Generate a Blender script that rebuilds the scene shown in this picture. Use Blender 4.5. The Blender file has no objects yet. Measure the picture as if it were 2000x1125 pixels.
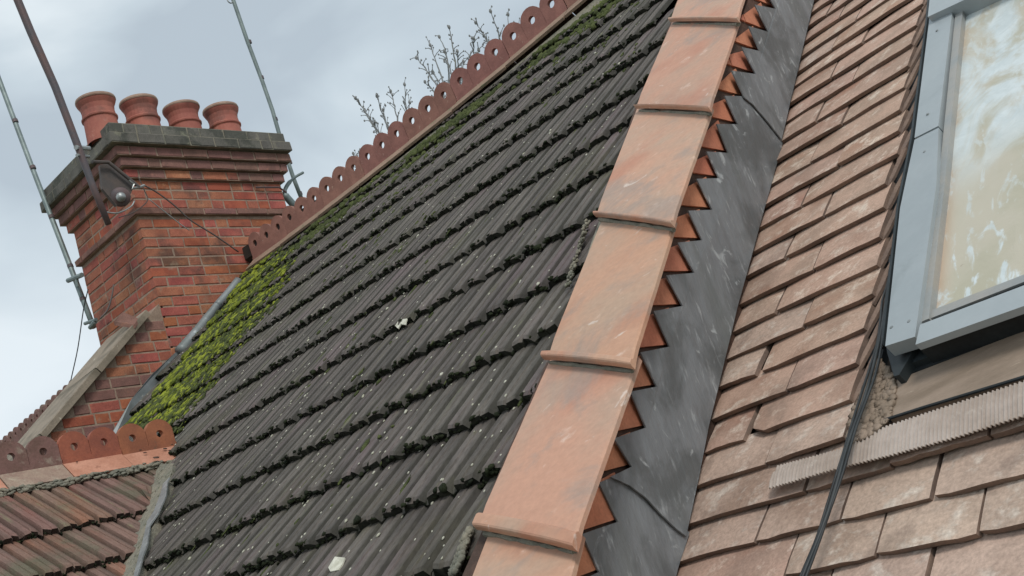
import bpy, math, random
import numpy as np
from mathutils import Matrix, Vector
random.seed(7); rng = np.random.default_rng(7)
scene = bpy.context.scene
COL = scene.collection

# ---------------------------------------------------------------- camera
YAW, PIT, ROL, FPX = -0.7191, -0.2179, -0.3119, 2189.74
def _rx(a):
    c, s = math.cos(a), math.sin(a); return np.array([[1, 0, 0], [0, c, -s], [0, s, c]])
def _rz(a):
    c, s = math.cos(a), math.sin(a); return np.array([[c, -s, 0], [s, c, 0], [0, 0, 1]])
R = _rz(ROL) @ _rx(PIT) @ np.array([[1, 0, 0], [0, 0, -1], [0, 1, 0]], float) @ _rz(YAW)
cam = bpy.data.cameras.new('camera'); cam_o = bpy.data.objects.new('camera', cam); COL.objects.link(cam_o)
cam.sensor_width = 36.0; cam.lens = FPX / 2000 * 36.0; cam.clip_start = 0.05; cam.clip_end = 2000
cam_o.matrix_world = Matrix(((R[0][0], -R[1][0], -R[2][0], 0), (R[0][1], -R[1][1], -R[2][1], 0), (R[0][2], -R[1][2], -R[2][2], 0), (0, 0, 0, 1)))
scene.camera = cam_o

# ---------------------------------------------------------------- sky, sun, exposure
SUN_DIR = Vector((0.58, -0.34, 0.74)).normalized()          # towards the sun
w = bpy.data.worlds.new('World'); scene.world = w; w.use_nodes = True
nt = w.node_tree; nt.nodes.clear()
def N(nt, t, **k):
    n = nt.nodes.new(t)
    for a, b in k.items(): setattr(n, a, b)
    return n
out = N(nt, 'ShaderNodeOutputWorld'); bg = N(nt, 'ShaderNodeBackground'); bg.inputs['Strength'].default_value = 0.1
sky = N(nt, 'ShaderNodeTexSky', sky_type='NISHITA'); sky.sun_disc = False
sky.sun_elevation = math.asin(SUN_DIR.z); sky.sun_rotation = math.atan2(SUN_DIR.x, SUN_DIR.y)
tc = N(nt, 'ShaderNodeTexCoord')
n1 = N(nt, 'ShaderNodeTexNoise'); n1.inputs['Scale'].default_value = 3.6; n1.inputs['Detail'].default_value = 5; n1.inputs['Roughness'].default_value = .45
n1.inputs['Distortion'].default_value = .3
mp = N(nt, 'ShaderNodeMapping'); mp.inputs['Scale'].default_value = (1, 1, 1.9); mp.inputs['Location'].default_value = (1.3, 7.7, 4.4)
nt.links.new(tc.outputs['Generated'], mp.inputs['Vector']); nt.links.new(mp.outputs['Vector'], n1.inputs['Vector'])
rp = N(nt, 'ShaderNodeValToRGB'); cr = rp.color_ramp
cr.elements[0].position = .38; cr.elements[0].color = (4.4, 5.1, 5.7, 1)
cr.elements[1].position = .62; cr.elements[1].color = (7.0, 7.7, 8.1, 1)
e = cr.elements.new(.5); e.color = (5.4, 6.2, 6.75, 1)
nt.links.new(n1.outputs['Fac'], rp.inputs['Fac'])
# clouds thin and whiten towards the horizon
sep = N(nt, 'ShaderNodeSeparateXYZ'); nt.links.new(tc.outputs['Generated'], sep.inputs[0])
mr = N(nt, 'ShaderNodeMapRange'); mr.inputs['From Min'].default_value = .17; mr.inputs['From Max'].default_value = .38
mr.inputs['To Min'].default_value = .8; mr.inputs['To Max'].default_value = 0
nt.links.new(sep.outputs['Z'], mr.inputs['Value'])
mh = N(nt, 'ShaderNodeMix', data_type='RGBA'); nt.links.new(mr.outputs[0], mh.inputs[0]); nt.links.new(rp.outputs['Color'], mh.inputs[6]); mh.inputs[7].default_value = (7.6, 8.2, 8.6, 1)
mx = N(nt, 'ShaderNodeMix', data_type='RGBA'); mx.inputs[0].default_value = .93
nt.links.new(sky.outputs['Color'], mx.inputs[6]); nt.links.new(mh.outputs[2], mx.inputs[7])
nt.links.new(mx.outputs[2], bg.inputs['Color']); nt.links.new(bg.outputs[0], out.inputs['Surface'])
sl = bpy.data.lights.new('sun', 'SUN'); sl.energy = 1.5; sl.angle = math.radians(14); sl.color = (1, .96, .9)
so = bpy.data.objects.new('sun', sl); COL.objects.link(so); so.rotation_euler = SUN_DIR.to_track_quat('Z', 'Y').to_euler()
scene.view_settings.view_transform = 'Standard'; scene.view_settings.look = 'None'
scene.view_settings.exposure = 0.2; scene.view_settings.gamma = 1; scene.view_settings.use_curve_mapping = False

# ---------------------------------------------------------------- geometry of the place
SA = 0.6487
nA = np.array([0, -math.sin(SA), math.cos(SA)]); sA = np.array([0, math.cos(SA), math.sin(SA)])       # main roof
ANG = -0.1
nW = np.array([math.cos(ANG), -math.sin(ANG), 0]); tW = np.array([math.sin(ANG), math.cos(ANG), 0]); dW = -1.31   # abutment wall
def ray(x, y): return R.T @ (np.array([x - 1000, y - 562.5, FPX]) / FPX)
def hit(x, y, n, d):
    r = ray(x, y); n = np.asarray(n, float); return r * (d / (n @ r))
Lp = np.array([hit(x, y, nW, dW) for x, y in [(1325, 1110), (1340, 1045), (1385, 830), (1440, 600), (1490, 420), (1525, 270), (1590, 0)]])
dL = Lp[-1] - Lp[0]; dL /= np.linalg.norm(dL)
uC = np.array([math.cos(-.1446), math.sin(-.1446), 0]); nC = np.cross(uC, dL); nC /= np.linalg.norm(nC)
dC = float((Lp @ nC).mean()); vC = np.cross(nC, uC)                                                      # plain tile roof
def A(x, v, h=0.0): return np.array([x, 0, 0]) + sA * v + nA * (-1 + h)
def Ai(x, y, h=0.0): return hit(x, y, nA, -1 + h)
def C(u, v, h=0.0): return uC * u + vC * v + nC * (dC + h)
def Ci(x, y, h=0.0): return hit(x, y, nC, dC + h)
def Cuv(x, y, h=0.0):
    P = Ci(x, y, h); return float(P @ uC), float(P @ vC)
XC = -7.19                                                                                              # party wall face
def Xi(x, y, X=XC): return hit(x, y, (1, 0, 0), X)
def Yi(x, y, Y): return hit(x, y, (0, 1, 0), Y)
nD = np.array([.547, 0, .837]); nD /= np.linalg.norm(nD); sD = np.array([-nD[2], 0, nD[0]]); dD = -1.9525  # lower roof
def D(y, v, h=0.0): return np.array([0, y, 0]) + sD * v + nD * (dD + h)
def Di(x, y, h=0.0): return hit(x, y, nD, dD + h)

# ---------------------------------------------------------------- object helpers
ORG = {}
def tag(o, label=None, cat=None, group=None, kind=None):
    if label: o['label'] = label
    if cat: o['category'] = cat
    if group: o['group'] = group
    if kind: o['kind'] = kind
    return o
def empty(name, loc, label=None, cat=None, group=None, kind=None):
    o = bpy.data.objects.new(name, None); o.empty_display_size = .1; COL.objects.link(o); o.location = Vector(loc)
    ORG[o.name] = np.array(loc, float); return tag(o, label, cat, group, kind)
def link(name, me, parent=None, origin=None):
    o = bpy.data.objects.new(name, me); COL.objects.link(o); origin = np.zeros(3) if origin is None else np.asarray(origin, float)
    ORG[o.name] = origin
    if parent is not None: o.parent = parent; o.location = Vector(origin - ORG[parent.name])
    else: o.location = Vector(origin)
    return o
def mesh(name, V, F, mat=None, smooth=False):
    me = bpy.data.meshes.new(name); me.from_pydata([tuple(map(float, v)) for v in V], [], [tuple(f) for f in F]); me.validate(); me.update()
    if mat: me.materials.append(mat)
    if smooth: me.polygons.foreach_set('use_smooth', [True] * len(me.polygons))
    return me
def fixn(me):
    import bmesh
    b = bmesh.new(); b.from_mesh(me); bmesh.ops.recalc_face_normals(b, faces=b.faces); b.to_mesh(me); b.free(); return me
def obj(name, V, F, mat, parent=None, smooth=False, fix=True):
    V = np.asarray(V, float); o = V.mean(0); me = mesh(name, V - o, F, mat, smooth)
    if fix: fixn(me)
    return link(name, me, parent, o)
class MB:
    def __init__(s): s.V = []; s.F = []
    def add(s, V, F):
        n = len(s.V); s.V += [tuple(v) for v in V]; s.F += [tuple(i + n for i in f) for f in F]; return s
    def build(s, name, mat, parent=None, smooth=False): return obj(name, s.V, s.F, mat, parent, smooth)
def slabVF(top, bot):
    """prism between two matching polygons"""
    n = len(top); V = list(top) + list(bot); F = [tuple(range(n)), tuple(range(2 * n - 1, n - 1, -1))]
    for i in range(n):
        j = (i + 1) % n; F.append((i, n + i, n + j, j))
    return V, F
def boxVF(c, ax, ay, az, sx, sy, sz, jit=0, bev=0.0):
    """box with small chamfer round the +az face (the face seen)"""
    c = np.asarray(c, float); ax, ay, az = [np.asarray(a, float) for a in (ax, ay, az)]
    V = []
    b = bev
    for z, q in ((-sz / 2, 0), (sz / 2 - b, 0), (sz / 2, b)) if b else ((-sz / 2, 0), (sz / 2, 0)):
        for dx, dy in ((-1, -1), (1, -1), (1, 1), (-1, 1)):
            V.append(c + ax * (dx * (sx / 2 - q) + random.uniform(-jit, jit)) + ay * (dy * (sy / 2 - q) + random.uniform(-jit, jit)) + az * (z + random.uniform(-jit, jit) * .5))
    L = len(V) // 4; F = [(3, 2, 1, 0), tuple(range(4 * L - 4, 4 * L))]
    for l in range(L - 1):
        for i in range(4):
            j = (i + 1) % 4; F.append((4 * l + i, 4 * l + j, 4 * l + 4 + j, 4 * l + 4 + i))
    return V, F
def tubeVF(P, r, k=8):
    P = [np.asarray(p, float) for p in P]; V = []; F = []; n = len(P)
    rr = r if hasattr(r, '__len__') else [r] * n
    ref = None
    for i in range(n):
        t = P[min(i + 1, n - 1)] - P[max(i - 1, 0)]; t = t / (np.linalg.norm(t) + 1e-9)
        if ref is None:
            ref = np.cross(t, (0, 0, 1)) if abs(t[2]) < .9 else np.cross(t, (1, 0, 0))
        ref = ref - t * (ref @ t); ref /= np.linalg.norm(ref); b = np.cross(t, ref)
        for a in range(k):
            th = 2 * math.pi * a / k; V.append(P[i] + rr[i] * (math.cos(th) * ref + math.sin(th) * b))
    for i in range(n - 1):
        for a in range(k):
            c = (a + 1) % k; F.append((i * k + a, i * k + c, (i + 1) * k + c, (i + 1) * k + a))
    F.append(tuple(range(k - 1, -1, -1))); F.append(tuple(range((n - 1) * k, n * k)))
    return V, F
def spline(P, m=6):
    P = [np.asarray(p, float) for p in P]; Q = [2 * P[0] - P[1]] + P + [2 * P[-1] - P[-2]]; o = []
    for i in range(1, len(Q) - 2):
        for s in range(m):
            t = s / m; a, b, c, d = Q[i - 1], Q[i], Q[i + 1], Q[i + 2]
            o.append(.5 * (2 * b + (c - a) * t + (2 * a - 5 * b + 4 * c - d) * t * t + (3 * b - a - 3 * c + d) * t ** 3))
    o.append(P[-1]); return o
def latheVF(base, axis, prof, k=28):
    base = np.asarray(base, float); t = np.asarray(axis, float); t /= np.linalg.norm(t)
    a = np.cross(t, (1, 0, 0)); a /= np.linalg.norm(a); b = np.cross(t, a); V = []; F = []
    for r, z in prof:
        for i in range(k):
            th = 2 * math.pi * i / k; V.append(base + t * z + r * (math.cos(th) * a + math.sin(th) * b))
    for j in range(len(prof) - 1):
        for i in range(k):
            c = (i + 1) % k; F.append((j * k + i, j * k + c, (j + 1) * k + c, (j + 1) * k + i))
    return V, F
_t = (1 + 5 ** .5) / 2
ICO = np.array([(-1, _t, 0), (1, _t, 0), (-1, -_t, 0), (1, -_t, 0), (0, -1, _t), (0, 1, _t), (0, -1, -_t), (0, 1, -_t), (_t, 0, -1), (_t, 0, 1), (-_t, 0, -1), (-_t, 0, 1)], float) / math.sqrt(1 + _t * _t)
ICOF = np.array([(0, 11, 5), (0, 5, 1), (0, 1, 7), (0, 7, 10), (0, 10, 11), (1, 5, 9), (5, 11, 4), (11, 10, 2), (10, 7, 6), (7, 1, 8), (3, 9, 4), (3, 4, 2), (3, 2, 6), (3, 6, 8), (3, 8, 9), (4, 9, 5), (2, 4, 11), (6, 2, 10), (8, 6, 7), (9, 8, 1)])
def blobs(name, pts, sizes, axes, mat, parent=None, rough=.35, smooth=False):
    """pts (n,3), sizes (n,3) along the three axes"""
    pts = np.asarray(pts, float); sizes = np.asarray(sizes, float); n = len(pts)
    K = ICO[None] * (1 + rng.uniform(-rough, rough, (n, 12, 1)))
    ang = rng.uniform(0, 6.28, n); c, s = np.cos(ang)[:, None], np.sin(ang)[:, None]
    K = np.stack([K[..., 0] * c - K[..., 1] * s, K[..., 0] * s + K[..., 1] * c, K[..., 2]], -1) * sizes[:, None, :]
    ax = np.asarray(axes, float)
    V = (K @ ax + pts[:, None, :]).reshape(-1, 3); F = (ICOF[None] + 12 * np.arange(n)[:, None, None]).reshape(-1, 3)
    o = V.mean(0); me = bpy.data.meshes.new(name); me.vertices.add(len(V)); me.vertices.foreach_set('co', (V - o).ravel())
    me.loops.add(F.size); me.loops.foreach_set('vertex_index', F.ravel().astype(np.int32))
    me.polygons.add(len(F)); me.polygons.foreach_set('loop_start', np.arange(0, F.size, 3, dtype=np.int32))
    me.update(calc_edges=True); me.materials.append(mat)
    if smooth: me.polygons.foreach_set('use_smooth', [True] * len(me.polygons))
    return link(name, me, parent, o)

# ---------------------------------------------------------------- materials
def lin(h):
    r = []
    for i in (0, 2, 4):
        c = int(h[i:i + 2], 16) / 255; r.append(c / 12.92 if c <= .04045 else ((c + .055) / 1.055) ** 2.4)
    return (*r, 1)
def mat(name, base, alt=None, spot=None, rough=.85, scale=4, sscale=14, spot_lo=.62, spot_hi=.72, var=.12, hue=0.0, bump=.3, bscale=60, bdist=.004, metal=0, spec=.35,
        alt_lo=.35, alt_hi=.65, third=None, tscale=1.2, t_lo=.5, t_hi=.7, stretch=None, rand_alt=0.0, grain=.25, per_obj=True, local=None, grime=None, grime2=None, groove=None):
    m = bpy.data.materials.new(name); m.use_nodes = True; nt = m.node_tree; nt.nodes.clear(); L = nt.links.new
    o = N(nt, 'ShaderNodeOutputMaterial'); p = N(nt, 'ShaderNodeBsdfPrincipled'); L(p.outputs[0], o.inputs[0])
    p.inputs['Roughness'].default_value = rough; p.inputs['Metallic'].default_value = metal; p.inputs['Specular IOR Level'].default_value = spec
    geo = N(nt, 'ShaderNodeNewGeometry'); oi = N(nt, 'ShaderNodeObjectInfo')
    vec = geo.outputs['Position']
    if local:
        tcn = N(nt, 'ShaderNodeTexCoord'); lm = N(nt, 'ShaderNodeMapping'); lm.inputs['Scale'].default_value = local; L(tcn.outputs['Object'], lm.inputs['Vector']); vec = lm.outputs[0]
    if per_obj:
        mul = N(nt, 'ShaderNodeVectorMath', operation='SCALE'); cmb = N(nt, 'ShaderNodeCombineXYZ')
        for i in range(3): L(oi.outputs['Random'], cmb.inputs[i])
        L(cmb.outputs[0], mul.inputs[0]); mul.inputs['Scale'].default_value = 17
        add = N(nt, 'ShaderNodeVectorMath', operation='ADD'); L(vec, add.inputs[0]); L(mul.outputs[0], add.inputs[1]); vec = add.outputs[0]
    if stretch:
        mpp = N(nt, 'ShaderNodeMapping'); mpp.inputs['Rotation'].default_value = stretch[1]; mpp.inputs['Scale'].default_value = stretch[0]; L(vec, mpp.inputs['Vector']); vec = mpp.outputs[0]
    def noise(sc, det=6, ro=.6):
        n = N(nt, 'ShaderNodeTexNoise'); n.inputs['Scale'].default_value = sc; n.inputs['Detail'].default_value = det; n.inputs['Roughness'].default_value = ro; L(vec, n.inputs['Vector']); return n.outputs['Fac']
    def ramp(f, lo, hi):
        r = N(nt, 'ShaderNodeMapRange'); r.interpolation_type = 'SMOOTHSTEP'; r.inputs['From Min'].default_value = lo; r.inputs['From Max'].default_value = hi; L(f, r.inputs['Value']); return r.outputs[0]
    def mix(f, a, b, bt='MIX'):
        x = N(nt, 'ShaderNodeMix', data_type='RGBA', blend_type=bt)
        if isinstance(f, (int, float)): x.inputs[0].default_value = f
        else: L(f, x.inputs[0])
        for i, c in ((6, a), (7, b)):
            if isinstance(c, tuple): x.inputs[i].default_value = c
            else: L(c, x.inputs[i])
        return x.outputs[2]
    col = lin(base)
    if alt:
        f = ramp(noise(scale), alt_lo, alt_hi)
        if rand_alt:
            ma = N(nt, 'ShaderNodeMath', operation='MULTIPLY_ADD', use_clamp=True); L(oi.outputs['Random'], ma.inputs[0]); ma.inputs[1].default_value = 2 * rand_alt
            sb = N(nt, 'ShaderNodeMath', operation='SUBTRACT'); L(f, sb.inputs[0]); sb.inputs[1].default_value = rand_alt; L(sb.outputs[0], ma.inputs[2]); f = ma.outputs[0]
        col = mix(f, col, lin(alt))
    if third: col = mix(ramp(noise(tscale, 4), t_lo, t_hi), col, lin(third))
    if spot: col = mix(ramp(noise(sscale, 5, .65), spot_lo, spot_hi), col, lin(spot))
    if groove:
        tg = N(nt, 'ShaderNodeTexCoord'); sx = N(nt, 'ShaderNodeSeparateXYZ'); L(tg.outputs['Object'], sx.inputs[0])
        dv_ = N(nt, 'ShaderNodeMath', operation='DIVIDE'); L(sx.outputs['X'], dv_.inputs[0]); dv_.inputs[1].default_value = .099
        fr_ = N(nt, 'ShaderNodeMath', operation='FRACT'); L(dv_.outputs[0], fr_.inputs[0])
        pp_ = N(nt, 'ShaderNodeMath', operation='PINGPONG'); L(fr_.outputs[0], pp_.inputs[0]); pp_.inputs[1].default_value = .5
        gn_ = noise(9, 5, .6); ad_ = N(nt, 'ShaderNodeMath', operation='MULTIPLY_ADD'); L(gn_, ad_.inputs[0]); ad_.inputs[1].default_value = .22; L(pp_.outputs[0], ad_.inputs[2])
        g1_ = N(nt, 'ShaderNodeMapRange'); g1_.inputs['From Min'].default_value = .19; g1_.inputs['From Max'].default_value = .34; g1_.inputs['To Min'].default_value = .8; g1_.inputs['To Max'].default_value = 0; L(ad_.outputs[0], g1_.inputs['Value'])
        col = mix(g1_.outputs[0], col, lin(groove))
    for gr in (grime, grime2):
        if gr:
            gn = N(nt, 'ShaderNodeTexNoise'); gn.inputs['Scale'].default_value = gr[1]; gn.inputs['Detail'].default_value = 7; gn.inputs['Roughness'].default_value = .62; gn.inputs['Distortion'].default_value = gr[4] if len(gr) > 4 else 0
            L(geo.outputs['Position'], gn.inputs['Vector']); rr_ = ramp(gn.outputs['Fac'], gr[2], gr[3])
            mm_ = N(nt, 'ShaderNodeMath', operation='MULTIPLY'); L(rr_, mm_.inputs[0]); mm_.inputs[1].default_value = gr[5] if len(gr) > 5 else .75
            col = mix(mm_.outputs[0], col, lin(gr[0]))
    if grain:
        g = N(nt, 'ShaderNodeMapRange'); L(noise(bscale * 1.7, 3, .7), g.inputs['Value']); g.inputs['From Min'].default_value = .25; g.inputs['From Max'].default_value = .75
        g.inputs['To Min'].default_value = 1 - grain; g.inputs['To Max'].default_value = 1 + grain
        sc_ = N(nt, 'ShaderNodeVectorMath', operation='SCALE'); L(col, sc_.inputs[0]) if not isinstance(col, tuple) else setattr(sc_.inputs[0], 'default_value', col[:3]); L(g.outputs[0], sc_.inputs['Scale']); col = sc_.outputs[0]
    if var or hue:
        hs = N(nt, 'ShaderNodeHueSaturation'); L(col, hs.inputs['Color']) if not isinstance(col, tuple) else setattr(hs.inputs['Color'], 'default_value', col)
        wn = N(nt, 'ShaderNodeTexWhiteNoise', noise_dimensions='1D'); L(oi.outputs['Random'], wn.inputs['W'])
        v1 = N(nt, 'ShaderNodeMapRange'); L(oi.outputs['Random'], v1.inputs['Value']); v1.inputs['To Min'].default_value = 1 - var; v1.inputs['To Max'].default_value = 1 + var; L(v1.outputs[0], hs.inputs['Value'])
        h1 = N(nt, 'ShaderNodeMapRange'); L(wn.outputs['Value'], h1.inputs['Value']); h1.inputs['To Min'].default_value = .5 - hue; h1.inputs['To Max'].default_value = .5 + hue; L(h1.outputs[0], hs.inputs['Hue'])
        col = hs.outputs[0]
    if isinstance(col, tuple): p.inputs['Base Color'].default_value = col
    else: L(col, p.inputs['Base Color'])
    if bump:
        b = N(nt, 'ShaderNodeBump'); b.inputs['Strength'].default_value = bump; b.inputs['Distance'].default_value = bdist; L(noise(bscale, 6, .65), b.inputs['Height']); L(b.outputs[0], p.inputs['Normal'])
    return m
M = {}
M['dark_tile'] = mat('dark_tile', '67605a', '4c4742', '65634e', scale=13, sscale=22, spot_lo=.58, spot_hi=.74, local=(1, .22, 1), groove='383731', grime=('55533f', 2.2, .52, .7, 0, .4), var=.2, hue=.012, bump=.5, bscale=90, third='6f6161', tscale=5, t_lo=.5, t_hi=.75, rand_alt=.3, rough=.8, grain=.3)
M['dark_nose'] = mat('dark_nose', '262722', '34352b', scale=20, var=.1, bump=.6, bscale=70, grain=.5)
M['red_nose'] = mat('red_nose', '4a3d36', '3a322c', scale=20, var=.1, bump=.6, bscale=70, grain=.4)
M['plain_edge'] = mat('plain_edge', '8a7466', '76645a', scale=12, var=.1, bump=.4, bscale=90, grain=.2)  # edge faces toned darker, for dirt and for the shade on the noses
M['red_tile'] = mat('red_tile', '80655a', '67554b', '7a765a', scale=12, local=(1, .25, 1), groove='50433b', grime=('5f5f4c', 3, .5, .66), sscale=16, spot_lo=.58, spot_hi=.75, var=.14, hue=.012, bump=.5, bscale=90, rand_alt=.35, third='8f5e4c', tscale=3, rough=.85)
M['coping'] = mat('coping', 'c2957c', 'b49782', 'd6bba9', scale=3.2, sscale=11, spot_lo=.6, spot_hi=.78, var=.05, hue=.004, bump=.12, bscale=35, bdist=.003, rough=.62, third='b7846c', tscale=2.0, t_lo=.48, t_hi=.66, rand_alt=.15, grain=.09, grime=('9a8b80', 3.0, .52, .66, .5, .7), grime2=('d9cbbf', 13, .64, .72, .8, .7))
M['plain_tile'] = mat('plain_tile', 'bf9f8d', 'a58c7c', 'cfbdad', scale=7, sscale=17, spot_lo=.5, spot_hi=.72, var=.12, hue=.006, bump=.6, bscale=80, bdist=.003, third='a67f6c', tscale=3.5, t_lo=.5, t_hi=.72, rand_alt=.45, rough=.85, grain=.2, grime=('8d786b', 3.5, .52, .68, .4, .5))
M['plain_buff'] = mat('plain_buff', 'c0a796', 'a99384', 'd3c4b6', scale=8, sscale=16, spot_lo=.5, spot_hi=.7, var=.09, hue=.005, bump=.9, bscale=60, bdist=.004, third='a58c7b', tscale=4, rand_alt=.2, rough=.9, grain=.24, grime=('88756a', 5, .52, .66, .5, .6))
M['lead'] = mat('lead', '878c90', '767a7d', 'b4babd', scale=5, sscale=19, spot_lo=.57, spot_hi=.72, var=.03, bump=.7, bscale=11, bdist=.012, rough=.5, metal=.15, spec=.5, stretch=((1.6, 1.6, .5), (.5, 0, 0)), grain=.1, third='74797a', tscale=3, grime=('565b5c', 3.2, .46, .62, .6, .7), grime2=('c3cacc', 9, .6, .7, 1.6, .7))
M['old_lead'] = mat('old_lead', '8a9092', '727876', 'a9afb0', scale=5, sscale=15, var=.05, bump=.3, bscale=20, rough=.5, metal=.2, grain=.08)
M['brick'] = mat('brick', 'ac6549', '96543f', 'b4795c', grime=('63483f', 2.6, .5, .68, .3, .7), grime2=('a08c7a', 7, .6, .72, .2, .6), scale=9, sscale=18, var=.16, hue=.01, bump=.5, bscale=70, rand_alt=.4, rough=.9, grain=.2)
M['step_brick'] = mat('step_brick', 'd08a6c', 'c07a5e', 'a86c54', scale=12, sscale=20, spot_lo=.66, var=.12, hue=.006, bump=.4, bscale=60, rand_alt=.35, grain=.12)
M['chim_brick'] = mat('chim_brick', 'b06d58', '9a5a4a', '7e5a4e', scale=7, sscale=12, spot_lo=.62, spot_hi=.75, var=.2, hue=.016, bump=.5, bscale=60, rand_alt=.5, rough=.9, third='bf8068', tscale=6, t_lo=.6, t_hi=.75, grain=.28, grime=('5c4640', 2.6, .48, .66, .3, .8), grime2=('a08c7a', 7, .6, .72, .2, .6))
M['soot_brick'] = mat('soot_brick', '8b655c', '75564e', '976b5d', scale=8, sscale=12, var=.18, hue=.01, bump=.5, bscale=60, rand_alt=.4)
M['cap_brick'] = mat('cap_brick', '6d6a63', '5c5a54', '848272', grime=('44463f', 4, .5, .6), grime2=('8f8c78', 6, .58, .68, .2, .6), scale=6, sscale=14, var=.16, hue=.02, bump=.5, bscale=60, rand_alt=.4)
M['mortar'] = mat('mortar', 'a08b7a', '8b7768', '6b564b', scale=12, sscale=18, bump=.8, bscale=50, var=0, grain=.2)
M['grey_mortar'] = mat('grey_mortar', '77766a', '8f8878', '5a5c48', scale=9, sscale=13, spot_lo=.55, bump=.9, bscale=30, bdist=.01, var=.03, grain=.2)
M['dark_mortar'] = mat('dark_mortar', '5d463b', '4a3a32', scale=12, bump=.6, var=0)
M['pot'] = mat('pot', 'a96a5b', '9a5b50', 'b37d6f', grime=('6f4f47', 4, .5, .66, .3, .7), scale=5, sscale=12, var=.06, bump=.15, bscale=30, rough=.75, grain=.06)
M['pot_rim'] = mat('pot_rim', 'a48c7c', '94796a', scale=9, var=.04, bump=.2, rough=.8, grain=.08)
M['crest'] = mat('crest', '93695e', '825c53', 'a08375', scale=10, sscale=22, var=.1, hue=.008, bump=.4, bscale=80, rand_alt=.25, grain=.15)
M['wing'] = mat('wing', '99816f', '8a7464', '737358', scale=8, sscale=12, spot_lo=.55, var=.08, bump=.5, rand_alt=.2)
M['crest_red'] = mat('crest_red', 'a2614a', '8a5343', '7b5a4a', scale=7, sscale=14, var=.08, hue=.01, bump=.4, rand_alt=.2, grain=.15)
M['wing_pale'] = mat('wing_pale', 'c48f78', 'b07b64', '9a6a56', scale=9, sscale=15, var=.06, bump=.4, grain=.12)
M['crest_old'] = mat('crest_old', '80605a', '6e554c', '97887a', scale=7, sscale=12, spot_lo=.55, var=.08, bump=.5, grain=.18)
M['wing_old'] = mat('wing_old', '8d7468', '9c8777', 'a79a88', scale=9, sscale=15, spot_lo=.5, var=.06, bump=.5, grain=.18)
M['coping_stone'] = mat('coping_stone', '958878', '82786a', 'c2baa9', scale=6, sscale=19, spot_lo=.66, spot_hi=.74, var=.08, bump=.6, bscale=40, third='6b6355', tscale=3, grain=.18)
M['moss'] = mat('moss', '939b3c', '566029', 'b3b852', scale=9, sscale=21, spot_lo=.55, spot_hi=.75, var=0, bump=.8, bscale=120, bdist=.01, rough=1, spec=.1, grain=.4)
M['dull_moss'] = mat('dull_moss', '59603c', '434a30', '7f8648', scale=10, sscale=14, spot_lo=.6, var=0, bump=.8, bscale=120, bdist=.01, rough=1, spec=.1, grain=.4)
M['black_moss'] = mat('black_moss', '23271f', '2f3424', '474b33', scale=10, sscale=9, spot_lo=.6, spot_hi=.72, var=0, bump=.8, bscale=120, rough=1, spec=.1, grain=.4)
M['lichen'] = mat('lichen', 'c2c0b2', 'a5a38f', var=0, scale=20, bump=.3, grain=.1)
M['cover'] = mat('cover', '9ea6a9', 'a9b0b2', 'bcc2c4', grime=('838b8c', 5, .55, .72, .8, .5), scale=2, sscale=40, spot_lo=.76, spot_hi=.8, var=.03, bump=.06, bscale=20, rough=.45, metal=.15, spec=.5, grain=.03)
M['cover_dark'] = mat('cover_dark', '3d4447', '33393b', scale=5, var=.03, bump=.1, rough=.5, metal=.3, grain=.05)
M['bead'] = mat('bead', '9a9d9c', 'a8a49d', scale=9, var=.03, bump=.1, rough=.5, metal=.2, grain=.05)
M['gasket'] = mat('gasket', '24282a', '2e3234', scale=9, var=0, bump=.1, rough=.6)
M['apron'] = mat('apron', '9c8a7a', '857565', 'b5a491', scale=4, sscale=9, var=.03, bump=.3, rough=.7, stretch=((1, 6, 1), (0, 0, -.1446)), grain=.1)
M['ribbed'] = mat('ribbed', 'bcb0a7', 'ab9d92', 'c6beb5', scale=7, sscale=12, var=.03, bump=.2, bscale=40, rough=.6, metal=.1, grain=.1)
M['cable'] = mat('cable', '2b2e30', '3a3d3e', scale=12, var=.1, bump=.05, rough=.45, grain=.05)
M['pole_grey'] = mat('pole_grey', '74807f', '8a9694', '59625f', scale=8, sscale=11, var=.05, bump=.2, rough=.5, metal=.3, grain=.1)
M['pole_dark'] = mat('pole_dark', '5a575b', '6b5653', scale=5, var=.05, bump=.2, rough=.6, metal=.2, grain=.1)
M['iron'] = mat('iron', '55504e', '5f5550', scale=12, var=.05, bump=.3, rough=.7, grain=.15)
M['zinc'] = mat('zinc', 'a9adac', '8b8f8e', scale=18, var=.05, bump=.2, rough=.4, metal=.5, grain=.1)
M['twig'] = mat('twig', '8f9090', '7d7f7d', 'a0a298', scale=10, sscale=8, var=.06, bump=.3, rough=.9, grain=.15)
M['deck'] = mat('deck', '38312c', '2c2723', scale=8, var=0, bump=.3)
M['render_wall'] = mat('render_wall', '8a5546', '7b4a3e', scale=3, var=0, bump=.4)
M['ground'] = mat('ground', '555a44', '6b6a5c', '444838', scale=.4, sscale=.9, var=0, bump=.3, bscale=3, per_obj=False)
M['paper'] = mat('paper', 'd8d5c6', 'b9b6a4', '5a5648', scale=30, sscale=40, spot_lo=.62, var=0, bump=.2, grain=.05)
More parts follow.
